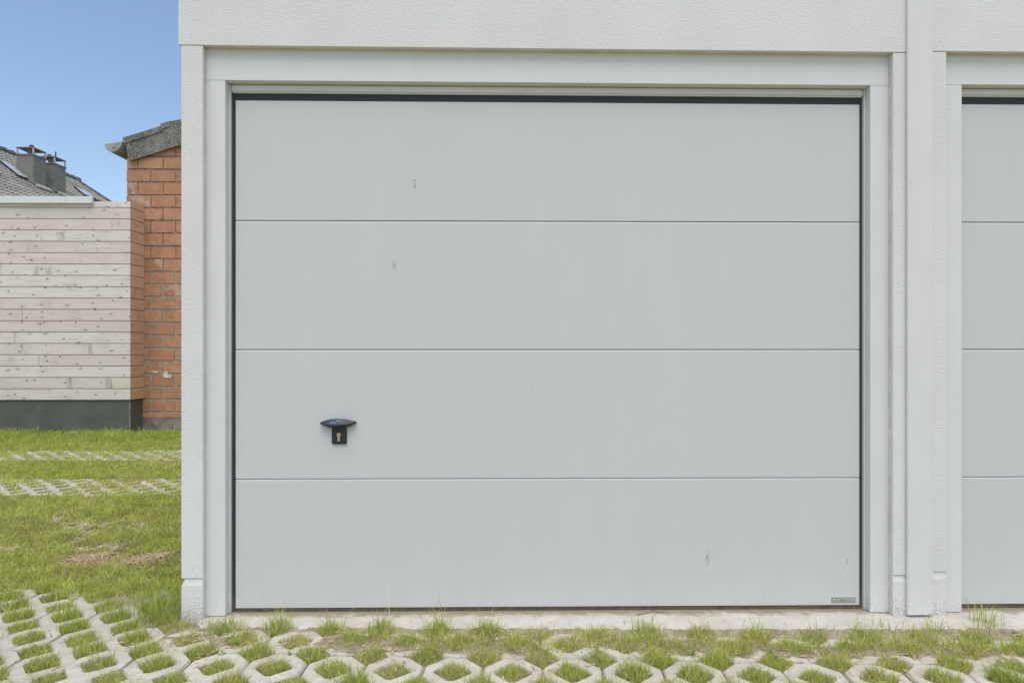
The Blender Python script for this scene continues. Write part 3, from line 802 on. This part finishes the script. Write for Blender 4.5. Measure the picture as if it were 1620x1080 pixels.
bput('roof', bm, M['fibre'])
# half-round gutter with its stop end
bm = bmesh.new()
gc = V(181.5, 227.5); R = 0.112
prof = [(gc[0] + R * math.cos(a), gc[1] + 0.018 * math.cos(a) + R * 1.05 * math.sin(a)) for a in [math.pi + math.pi * k / 14 for k in range(15)]]
inn = [(gc[0] + (R - .006) * math.cos(a), gc[1] + 0.018 * math.cos(a) + (R - .006) * 1.05 * math.sin(a) + 0.001) for a in [math.pi + math.pi * k / 14 for k in range(15)]]
prism_y(bm, prof + inn[::-1], VY - 0.03, VY + 6)
gt = bput('gutter', bm, M['gutter'])
bm = bmesh.new(); prism_y(bm, prof, VY - 0.036, VY - 0.031); tube(bm, (gc[0] - .01, VY - .040, gc[1] - 0.04), (gc[0] + .03, VY - .040, gc[1] - 0.065), 0.008)
bput('stop_end', bm, M['gutter'], gt)

# ---------------------------------------------------------------- far house
HC = lambda X, Yp, H: Vector((X, Yp - CAMD, H + CAMH))
hs = empty('tiled_house', HC(-15.58, 18, -CAMH), 'distant house with grey tiled roof and two capped chimneys behind the timber cladding', 'house')
hloc = Vector(hs.location)
def hput(name, bm, mat, par=hs, **k):
    bmesh.ops.translate(bm, verts=list(bm.verts), vec=-hloc)
    return build(name, bm, mat, par, **k)
RX, RH, RY0, RY1 = -15.58, 6.187, 11.0, 24.3
SL, RUN = 0.81, 5.0
bm = bmesh.new()
def slab(p, th=0.10):
    n = (Vector(p[1]) - Vector(p[0])).cross(Vector(p[2]) - Vector(p[0])).normalized()
    if n.z < 0: n = -n
    top = [bm.verts.new(q) for q in p]; bot = [bm.verts.new(Vector(q) - n * th) for q in p]
    m = len(p); fs = [bm.faces.new(top), bm.faces.new(bot[::-1])]
    for i in range(m): fs.append(bm.faces.new((top[i], bot[i], bot[(i + 1) % m], top[(i + 1) % m])))
    bmesh.ops.recalc_face_normals(bm, faces=fs)
er, el, eh = RX + RUN, RX - RUN, RH - SL * RUN
slab([HC(RX, RY0, RH - .03), HC(RX, RY1, RH - .03), HC(er, RY1 + RUN, eh - .03), HC(er, RY0, eh - .03)])
slab([HC(RX, RY0, RH - .03), HC(el, RY0, eh - .03), HC(el, RY1 + RUN, eh - .03), HC(RX, RY1, RH - .03)])
slab([HC(RX, RY1, RH - .03), HC(el, RY1 + RUN, eh - .03), HC(er, RY1 + RUN, eh - .03)])
hput('roof', bm, M['tile'])
bm = bmesh.new()
a = HC(el + .4, RY0 + .3, -CAMH); b = HC(er - .4, RY1 + RUN - .4, eh - .15)
box(bm, a.x, b.x, a.y, b.y, -0.05, b.z)
prism_y(bm, [(a.x + .01, b.z + .002), (b.x - .01, b.z + .002), (RX, RH + CAMH - 0.55)], a.y + .01, a.y + .25)
hput('wall', bm, M['render'])
# interlocking tiles on the slope that faces the yard
vs, fs, tint = [], [], []
lat = math.hypot(1, SL); dirx, dirz = 1 / lat, -SL / lat
tl, tw = 0.20, 0.18
nr = int(RUN * lat / tl)
wave = [(0.0, 0.0), (0.25, 0.026), (0.5, 0.030), (0.75, 0.004), (1.0, -0.012)]
r2 = random.Random(2)
for r in range(nr):
    s0 = r * tl
    ymax = RY1 + s0 / lat + 0.1
    c = 0
    while RY0 + 3 + c * tw < ymax:
        yb = RY0 + 3 + c * tw; base = len(vs); g = r2.uniform(0.55, 1.25)
        for (s, lift) in ((s0 - 0.02, 0.0), (s0 + tl + 0.03, 0.028)):
            for (q, hgt) in wave:
                up = hgt + lift + r2.uniform(-.003, .003)
                X = RX + s * dirx + up * (-dirz); H = RH + s * dirz + up * dirx - 0.02
                vs.append(tuple(HC(X, yb + q * tw, H) - hloc)); tint.append((g, g * .99, g * .95, 1))
        for (q, hgt) in wave:                                     # front lip
            X = RX + (s0 + tl + 0.03) * dirx; H = RH + (s0 + tl + 0.03) * dirz - 0.02
            vs.append(tuple(HC(X, yb + q * tw, H) - hloc)); tint.append((g * .8, g * .8, g * .8, 1))
        for i in range(4):
            fs.append((base + i, base + 5 + i, base + 6 + i, base + 1 + i))
            fs.append((base + 5 + i, base + 10 + i, base + 11 + i, base + 6 + i))
        c += 1
me = bpy.data.meshes.new('roof_tile'); me.from_pydata(vs, [], fs); me.materials.append(M['tile'])
ca = me.color_attributes.new('tint', 'FLOAT_COLOR', 'POINT'); ca.data.foreach_set('color', np.array(tint, dtype=np.float32).ravel())
o = link_mesh('roof_tile', me, hs); o['kind'] = 'stuff'
bm = bmesh.new()
y = RY0 + 3
while y < RY1:
    p, q = HC(RX, y, RH - 0.01), HC(RX, y + 0.36, RH + 0.02)
    tube(bm, p, q, 0.09, 0.115, 8); y += 0.33
for k in range(18):
    d = k * 0.28
    p, q = HC(RX + d, RY1 + d, RH - SL * d - .02), HC(RX + d + .3, RY1 + d + .3, RH - SL * (d + .3) + .0)
    tube(bm, q, p, 0.085, 0.10, 8)
o = hput('ridge_tile', bm, M['frame'] if False else M['tile']); o['kind'] = 'stuff'
def chimney(Yp0, Yp1, X0, X1, Ht):
    bm = bmesh.new()
    a, b = HC(X0, Yp0, 2.6), HC(X1, Yp1, Ht)
    box(bm, a.x, b.x, a.y, b.y, a.z, b.z)
    ch = hput('chimney', bm, M['chim'])
    bm = bmesh.new(); box(bm, a.x - .02, b.x + .02, a.y - .02, b.y + .02, b.z + .001, b.z + 0.035); hput('coping', bm, M['cap'], ch)
    pz = b.z + 0.215
    for (x, y) in ((a.x + .012, a.y + .012), (b.x - .012, a.y + .012), (a.x + .012, b.y - .012), (b.x - .012, b.y - .012)):
        bm = bmesh.new(); box(bm, x - .016, x + .016, y - .016, y + .016, b.z + 0.036, pz - .001); hput('cap_post', bm, M['post'], ch)
    bm = bmesh.new(); box(bm, a.x - .01, b.x + .01, a.y - .01, b.y + .01, pz, pz + 0.03); hput('cap_plate', bm, M['cap'], ch, bevel=.004)
    return ch, a, b, pz
c1, a1, b1, pz1 = chimney(20.0, 20.54, -14.5, -14.0, 5.79)
c2, a2, b2, pz2 = chimney(20.94, 21.46, -14.5, -14.0, 5.79)
def cowl(par, x, y, z0, z1, r):
    bm = bmesh.new(); tube(bm, (x, y, z0), (x, y, z1 - r * 0.6), r * 0.8, r, 12); tube(bm, (x, y, z1 - r * .6), (x, y, z1 - r * .15), r, r * .75, 12); tube(bm, (x, y, z1 - r * .15), (x, y, z1), r * .75, r * .3, 12)
    hput('cowl', bm, M['pot'], par)
def flue(par, x, y, z0, z1):
    bm = bmesh.new(); tube(bm, (x, y, z0), (x, y, z1), 0.075, 0.115, 12); hput('flue_pot', bm, M['cap'], par)
cowl(c1, -14.23, a1.y + .25, pz1 + .03, pz1 + .17, 0.062)
flue(c1, -14.20, a1.y + .18, b1.z + .036, pz1 - .002)
flue(c2, -14.22, a2.y + .18, b2.z + .036, pz2 - .002)
cowl(c2, -14.33, a2.y + .24, pz2 + .03, pz2 + .16, 0.062)
bm = bmesh.new(); tube(bm, (-14.17, a2.y + .30, pz2 + .03), (-14.17, a2.y + .30, pz2 + .25), 0.018); hput('vent_pipe', bm, M['frame'], c2)
def roof_pt(X, Yp, up=0.0): return HC(X - dirz * up, Yp, RH - SL * (X - RX) + up * dirx)
def roof_patch(name, X0, X1, Y0, Y1, up0, up1, mat, par=hs):
    bm = bmesh.new()
    hexa(bm, [roof_pt(X0, Y0, up0), roof_pt(X1, Y0, up0), roof_pt(X1, Y1, up0), roof_pt(X0, Y1, up0),
              roof_pt(X0, Y0, up1), roof_pt(X1, Y0, up1), roof_pt(X1, Y1, up1), roof_pt(X0, Y1, up1)])
    return hput(name, bm, mat, par)
roof_patch('flashing', -14.50, -13.93, 19.86, 19.998, 0.03, 0.085, M['lead'])
roof_patch('flashing', -13.998, -13.86, 19.90, 20.62, 0.03, 0.075, M['pale_lead'])
roof_patch('flashing', -14.50, -13.93, 20.80, 20.938, 0.03, 0.085, M['lead'])
roof_patch('flashing', -13.998, -13.88, 20.90, 21.5, 0.03, 0.075, M['pale_lead'])
for (X0, X1, Y0, Y1) in ((-14.66, -14.10, 19.45, 19.88), (-14.80, -14.45, 23.05, 23.7)):
    f = roof_patch('roof_window', X0, X1, Y0, Y1, 0.02, 0.075, M['frame'])
    roof_patch('pane', X0 + .02, X1 - .03, Y0 + .06, Y1 - .015, 0.076, 0.082, M['glass'], f)

roof_patch('vent_tile', -13.97, -13.80, 18.10, 18.42, 0.02, 0.10, M['pale_lead'])

# ---------------------------------------------------------------- grass
def blades(name, P, H, lean, width, tintc):
    """P (n,3) roots, H heights, lean tip offset length, width, tintc (n,3)"""
    n = len(P)
    az = rng.uniform(0, 2 * np.pi, n); fa = rng.uniform(0, 2 * np.pi, n)
    side = np.stack([np.cos(fa), np.sin(fa), np.zeros(n)], 1) * (width / 2)[:, None]
    ln = np.stack([np.cos(az), np.sin(az), np.zeros(n)], 1) * lean[:, None]
    up = np.zeros((n, 3)); up[:, 2] = 1
    m = P + up * (H * 0.58)[:, None] + ln * 0.32
    t = P + up * (H * (1 - 0.15 * np.clip(lean / np.maximum(H, 1e-4), 0, 1.5)))[:, None] + ln
    V = np.stack([P - side, P + side, m + side * 0.8, m - side * 0.8, t], 1).reshape(-1, 3).astype(np.float32)
    me = bpy.data.meshes.new(name)
    me.vertices.add(5 * n); me.vertices.foreach_set('co', V.ravel())
    k = (np.arange(n) * 5)[:, None]
    idx = np.concatenate([k + np.array([[0, 1, 2, 3]]), k + np.array([[3, 2, 4]])], 1).ravel().astype(np.int32)
    me.loops.add(7 * n); me.loops.foreach_set('vertex_index', idx)
    ls = (np.arange(n) * 7)[:, None] + np.array([[0, 4]])
    me.polygons.add(2 * n)
    me.polygons.foreach_set('loop_start', ls.ravel().astype(np.int32))
    me.update(calc_edges=True); me.validate()
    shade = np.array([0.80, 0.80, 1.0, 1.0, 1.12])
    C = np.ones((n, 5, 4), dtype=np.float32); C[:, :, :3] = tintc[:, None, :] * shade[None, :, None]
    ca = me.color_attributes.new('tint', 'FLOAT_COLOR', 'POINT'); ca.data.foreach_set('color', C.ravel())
    me.materials.append(M['grass'])
    o = link_mesh(name, me); o['kind'] = 'stuff'
    return o
def tints(n, dry, lush):
    """dry 0..1 share of straw, lush 0..1 share of deep green"""
    r = rng.random(n)
    g = np.array([0.375, 0.42, 0.085]); g2 = np.array([0.25, 0.345, 0.05]); yl = np.array([0.50, 0.46, 0.17]); st = np.array([0.56, 0.46, 0.28])
    mixl = np.clip(lush + rng.normal(0, 0.25, n), 0, 1)[:, None]
    c = g * (1 - mixl) + g2 * mixl
    y = (rng.random(n) < 0.22)[:, None]; c = np.where(y, c * 0.45 + yl * 0.55, c)
    d = (r < dry)[:, None]; c = np.where(d, st * rng.uniform(0.6, 1.1, n)[:, None], c)
    return np.clip(c * rng.uniform(1.12, 1.68, n)[:, None], 0, 0.8)
def vnoise(x, y, s, seed):
    return np.array([mnoise.noise((a * s, b * s, seed)) for a, b in zip(x, y)])

# lawn beside the garage
N = 900000
zc = 2.35 + (8.62 - 2.35) * rng.random(N) ** 0.80
uu = rng.uniform(-2100, -150, N)
lx = zc * (uu / F); ly = zc - CAMD
dens = np.clip(1.25 - 0.07 * zc, 0.5, 1)
dens = dens * np.where((uu > -1130) & (uu < -500), 1.0, 0.42)
keep = rng.random(N) < dens
keep &= (lx < GX0 - 0.01) & (lx > -12)
keep &= (ly < YF + 0.0)
# bare and dry patches
def ell(px, py, rx, ry):
    c = G_at(px, py); a = G_at(px + rx, py) - c; b = G_at(px, py - ry) - c
    return c.x, c.y, abs(a.x), abs(b.y)
DRY = [ell(142, 877, 42, 11), ell(222, 879, 28, 10), ell(256, 872, 16, 6)]
BARE = [ell(95, 815, 12, 4), ell(120, 825, 16, 6), ell(140, 832, 22, 6), ell(158, 824, 14, 5), ell(132, 862, 14, 4), ell(8, 862, 16, 6), ell(160, 858, 10, 4), ell(183, 860, 10, 4), ell(215, 825, 10, 3), ell(128, 846, 10, 3)]
n1 = vnoise(lx, ly, 3.0, 1.0); n2 = vnoise(lx, ly, 9.0, 5.0); n3 = vnoise(lx, ly, 1.1, 8.0)
dryv = np.clip(0.15 - 0.10 * np.clip((zc - 7) / 1, 0, 1) + 0.22 * n3 + 0.16 * n1, 0.03, 0.6); barev = np.zeros(N)
for (cx, cy, rx, ry) in DRY:
    q = ((lx - cx) / rx) ** 2 + ((ly - cy) / ry) ** 2 + 0.7 * n2
    dryv = np.maximum(dryv, np.clip(1.5 - q, 0, 0.97)); barev = np.maximum(barev, np.clip(0.5 - q * 0.6, 0, 0.18))
for (cx, cy, rx, ry) in BARE:
    q = ((lx - cx) / rx) ** 2 + ((ly - cy) / ry) ** 2 + 0.8 * n2
    barev = np.maximum(barev, np.clip(1.3 - q, 0, 0.85)); dryv = np.maximum(dryv, np.clip(0.9 - q * .5, 0, 0.55))
keep &= rng.random(N) > barev
keep &= rng.random(N) > np.clip(0.30 - 0.9 * n2, 0, 0.5) * 0.7
# front edge of the lawn follows the paving, ragged
av = (lx - O0.x) * cp + (ly - O0.y) * sp_; bv = -(lx - O0.x) * sp_ + (ly - O0.y) * cp
edge = np.array([lawn_line(a) for a in av])
keep &= bv > edge
keep &= ~((lx > GX0 - 0.03) & (ly > -0.03))
hgt = rng.gamma(6, 0.0054, N) * (1 + 0.4 * n1) * 0.80
near_wall = np.clip((zc - 7.7) / 0.8, 0, 1)
hgt *= 1 + near_wall * 1.4
hgt *= np.where(dryv > 0.6, 0.55, 1)
# wheel tracks: only between the concrete
tk = np.full(N, -1.0)
for i in np.nonzero(keep)[0]:
    q = in_track(lx[i], ly[i])
    if q is None: continue
    k, a, b = q; tk[i] = 1
    hd = hole_d(a % 0.4, b)
    rightness = max(0.0, min(1.0, (lx[i] + 3.3) / 1.2)) if k == 0 else max(0.0, min(1.0, (lx[i] + 4.4) / 1.4))
    if hd > 0.066:
        if rng.random() > 0.18 + 0.55 * max(0, min(1, n2[i] * 1.3 + n1[i] * 0.8 + 0.15)) + 0.75 * rightness ** 1.2: keep[i] = False
    hgt[i] *= 1.05 if hd <= 0.066 else 0.9
lz = np.array([lawn_h(a, b) if c > 0.64 else soil_h(a, b) - 0.012 for a, b, c in zip(lx[keep], ly[keep], bv[keep])])
lz = np.where(tk[keep] > 0, -0.014, lz)
P = np.stack([lx, ly, np.zeros(N)], 1)[keep]; P[:, 2] = lz
h = np.clip(hgt[keep], 0.012, 0.16)
wd = (0.0021 + 0.00038 * zc[keep]) * rng.uniform(0.7, 1.3, keep.sum())
lush = np.clip(0.30 + 0.5 * n1[keep] + 0.75 * np.clip((zc[keep] - 6.6) / 1.6, 0, 1) - 0.2 * n3[keep], 0, 1.1)
tn = tints(len(h), dryv[keep], lush) * (1 + 0.30 * n2[keep] + 0.22 * n1[keep])[:, None]
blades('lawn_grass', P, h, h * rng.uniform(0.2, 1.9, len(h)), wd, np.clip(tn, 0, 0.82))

# tufts in the openings of the front paving
Ps, Hs, Ls, Ds = [], [], [], []
for i in range(-17, 18):
    for j in range(-7, 4):
        for (oa, ob) in ((0.5, 0.5), (1.0, 1.0)):
            a, b = (i + oa) * PIT + 0.1, (j + ob) * PIT
            c = pav(a, b)
            left = c.x < GX0 - 0.02
            if b > 0.62 or (not left and b > 0.21): continue
            if -0.03 < c.y and c.x > GX0: continue
            zcam = c.y + CAMD
            if zcam < 1.45 or abs(c.x) > 1.25 * zcam + 0.3: continue
            row_apron = (not left) and b > 0.14
            k = int(rng.integers(280, 400))
            uu_, vv_ = rng.uniform(-1, 1, k), rng.uniform(-1, 1, k)
            q = np.stack([(uu_ + vv_) / 2, (uu_ - vv_) / 2], 1) * 0.066
            vig = rng.uniform(0.6, 1.3) * (1.05 if row_apron else 1.0)
            if rng.random() < 0.12: vig *= 0.6
            cen = rng.uniform(-0.02, 0.02, 2)
            dd_ = np.hypot(q[:, 0] - cen[0], q[:, 1] - cen[1]) / 0.066
            h = rng.gamma(6, 0.0060, k) * vig * (1.15 - 0.55 * dd_)
            if row_apron: h *= np.where(rng.random(k) < 0.06, 2.2, 1.0)
            a2, b2_ = a + q[:, 0], b + q[:, 1]
            xs_ = O0.x + a2 * cp - b2_ * sp_; ys_ = O0.y + a2 * sp_ + b2_ * cp
            Ps.append(np.stack([xs_, ys_, np.full(k, -0.018)], 1)); Hs.append(h + 0.012)
            Ls.append(np.full(k, np.clip((0.48 if row_apron else 0.16) + rng.normal(0, .18), 0, 1))); Ds.append(np.full(k, np.clip(0.13 + rng.normal(0, .06), 0.03, 0.4)))
P = np.concatenate(Ps); H = np.concatenate(Hs); L = np.concatenate(Ls); D_ = np.concatenate(Ds)
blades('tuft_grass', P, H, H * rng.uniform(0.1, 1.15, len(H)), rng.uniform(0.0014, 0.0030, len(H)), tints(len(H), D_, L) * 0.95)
# sparse blades and seedlings over the silted strip in front of the door
N = 45000
sx = rng.uniform(GX0 - 0.15, 2.35, N); sy = rng.uniform(-0.62, -0.06, N)
bv = -(sx - O0.x) * sp_ + (sy - O0.y) * cp
da = np.array([dirt_amount(a, b) for a, b in zip(sx, sy)])
n2 = vnoise(sx, sy, 7.0, 3.0); n4 = vnoise(sx, sy, 2.2, 6.0)
keep = (da + 0.25 * n2 + 0.35 * n4 > np.where(sx > 0.05, 0.42, 0.62)) & (bv < 0.23) & (rng.random(N) < 0.75)
P = np.stack([sx, sy, np.full(N, -0.008)], 1)[keep]; P[:, 2] = np.array([soil_h(a, b) for a, b in P[:, :2]]) - 0.004
H = rng.gamma(5, 0.0056, keep.sum()) + 0.010
blades('seedling_grass', P, H, H * rng.uniform(0.2, 1.2, len(H)), rng.uniform(0.0015, 0.0028, len(H)), tints(len(H), np.full(len(H), 0.22), np.full(len(H), 0.22)))
# tall strays along the apron and the wall corner
pos, hh, ll = [], [], []
for (px, py, n, hm, sp) in ((443, 999, 16, .085, .03), (521, 997, 34, .085, .035), (600, 998, 32, .080, .035), (700, 997, 16, .065, .05), (760, 1000, 20, .055, .04), (1560, 990, 60, .10, .05),
                            (250, 972, 260, .11, .12), (345, 995, 90, .055, .06), (1290, 1000, 20, .055, .06), (1020, 998, 25, .055, .05), (1400, 998, 30, .06, .05), (1478, 1000, 50, .06, .05)):
    c = G_at(px, py)
    for _ in range(n):
        pos.append((c.x + rng.normal(0, sp * .6), c.y + rng.normal(0, sp * .45), -0.005)); hh.append(hm * rng.uniform(0.5, 1.35)); ll.append(0.75)
for (px, py, hm) in ((443, 975, .11), (377, 975, .06), (524, 976, .07), (318, 975, .07), (1550, 985, .10), (1590, 985, .09), (795, 990, .11), (802, 1000, .07)):
    c = G_at(px, py + 15); pos.append((c.x, c.y, 0.0)); hh.append(hm); ll.append(0.2)
P = np.array(pos); H = np.array(hh)
ok = ~((P[:, 1] > -0.02) & (P[:, 0] > GX0 - 0.01))
P, H, L = P[ok], H[ok], np.array(ll)[ok]
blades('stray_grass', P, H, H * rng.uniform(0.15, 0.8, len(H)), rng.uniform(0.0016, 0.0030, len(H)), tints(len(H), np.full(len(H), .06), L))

# dry litter: clippings and chips lying on paving, soil and the worn lawn patches
N = 5200
lx_ = rng.uniform(-2.4, 2.4, N); ly_ = rng.uniform(-0.75, -0.02, N)
zz = np.full(N, 0.003)
pick = np.array([dirt_amount(a, b) for a, b in zip(lx_, ly_)]) + rng.normal(0, .25, N) > 0.30
lx_, ly_ = lx_[pick], ly_[pick]
z_ = np.array([max(0.002, soil_h(a, b)) for a, b in zip(lx_, ly_)]) + 0.002
ok = ~((ly_ > -0.02) & (lx_ > GX0))
lx_, ly_, z_ = lx_[ok], ly_[ok], z_[ok]
for (cx, cy, rx, ry) in DRY:
    k = 1300; a = rng.normal(0, .5, (k, 2)); a = a[vnoise(a[:, 0] * rx, a[:, 1] * ry, 14.0, 4.0) > rng.normal(0, .25, k)]; k = len(a); lx_ = np.concatenate([lx_, cx + a[:, 0] * rx]); ly_ = np.concatenate([ly_, cy + a[:, 1] * ry]); z_ = np.concatenate([z_, np.full(k, -0.026) + rng.uniform(0, .012, k)])
npale = 0
for (cx, cy, rx, ry) in BARE:
    k = 150; a = rng.normal(0, .85, (k, 2)); a = a[vnoise(cx + a[:, 0] * rx, cy + a[:, 1] * ry, 17.0, 2.0) > -0.1]; k = len(a); npale += k
    lx_ = np.concatenate([lx_, cx + a[:, 0] * rx]); ly_ = np.concatenate([ly_, cy + a[:, 1] * ry]); z_ = np.concatenate([z_, np.full(k, -0.027) + rng.uniform(0, .012, k)])
vs, fs = [], []
for x, y, z in zip(lx_, ly_, z_):
    L_ = rng.uniform(.004, .018); W_ = rng.uniform(.0010, .0026); a = rng.uniform(0, 6.28); c, s = math.cos(a), math.sin(a); t = rng.uniform(-.25, .25) * L_
    b = len(vs)
    vs += [(x - c * L_ - s * W_, y - s * L_ + c * W_, z - t), (x - c * L_ + s * W_, y - s * L_ - c * W_, z - t), (x + c * L_ + s * W_, y + s * L_ - c * W_, z + t), (x + c * L_ - s * W_, y + s * L_ + c * W_, z + t), (x, y, z + .0016)]
    fs += [(b, b + 1, b + 4), (b + 1, b + 2, b + 4), (b + 2, b + 3, b + 4), (b + 3, b, b + 4)]
me = bpy.data.meshes.new('dry_litter'); me.from_pydata(vs, [], fs); me.materials.append(M['straw'])
nf = len(vs) // 5; q = rng.random((nf, 1)) ** 1.3
tc = np.ones((nf, 5, 4), dtype=np.float32); tc[:, :, :3] = (np.array([0.34, 0.235, 0.145]) * (1 - q) + np.array([0.74, 0.61, 0.43]) * q)[:, None, :]
tc[nf - npale:, :, :3] = np.array([0.66, 0.58, 0.45]) * rng.uniform(0.7, 1.1, (npale, 1, 1))
me.color_attributes.new('tint', 'FLOAT_COLOR', 'POINT').data.foreach_set('color', tc.ravel())
link_mesh('dry_litter', me)['kind'] = 'stuff'

# small broad-leaved weeds among the grass
vs, fs, tc = [], [], []
rw = random.Random(12)
spots = []
for _ in range(18):
    z_ = rw.uniform(2.9, 6.0); u_ = rw.uniform(-880, -530); spots.append((z_ * u_ / F, z_ - CAMD, -0.012, rw.uniform(0.5, 0.9)))
for _ in range(22):
    x_ = rw.uniform(-1.1, 2.1); spots.append((x_, rw.uniform(-0.36, -0.13), 0.0, rw.uniform(0.4, 0.8)))
for (x, y, z, sc_) in spots:
    if x > GX0 - 0.05 and y > -0.04: continue
    for q in range(rw.randint(5, 9)):
        a = rw.uniform(0, 6.28); L_ = rw.uniform(.010, .022) * sc_; W_ = L_ * rw.uniform(.28, .42); c, s_ = math.cos(a), math.sin(a); h_ = rw.uniform(.006, .028) * sc_
        b = len(vs)
        P_ = lambda t, w_, hz: (x + c * L_ * t - s_ * w_, y + s_ * L_ * t + c * w_, z + hz)
        vs += [P_(.1, 0, 0), P_(.55, W_, h_), P_(1.15, W_ * .8, h_ * 1.1), P_(1.6, 0, h_ * .8), P_(1.15, -W_ * .8, h_ * 1.1), P_(.55, -W_, h_)]
        fs += [(b, b + 1, b + 2, b + 3), (b, b + 3, b + 4, b + 5)]
        g = rw.uniform(.8, 1.3); tc += [(.36 * g, .46 * g, .13 * g, 1)] * 6
me = bpy.data.meshes.new('weed_leaves'); me.from_pydata(vs, [], fs); me.materials.append(M['grass'])
me.color_attributes.new('tint', 'FLOAT_COLOR', 'POINT').data.foreach_set('color', np.array(tc, dtype=np.float32).ravel())
link_mesh('weed_leaves', me)['kind'] = 'stuff'

# two fallen twigs
def twig(pts, r, label):
    bm = bmesh.new()
    for k, (a, b) in enumerate(zip(pts, pts[1:])): tube(bm, a, b, r * (1 - .15 * k), r * (1 - .15 * (k + 1)), 6)
    o = build('twig', bm, M['twig'], smooth=True); tag(o, label, 'twig')
def GP(px, py, z): v = G_at(px, py); return (v.x, v.y, z)
twig([GP(1016, 1020, .016), GP(1028, 1022, .012), GP(1040, 1023.5, .010), GP(1050, 1024.5, .012)], 0.0022, 'thin straight brown twig lying on the pavers below the door')
twig([GP(1008, 974.5, .007), GP(1020, 973, .009), GP(1032, 969.8, .010), GP(1045, 970.6, .008), GP(1057, 972.2, .007)], 0.0016, 'bent dark twig lying on the concrete apron against the door seal')
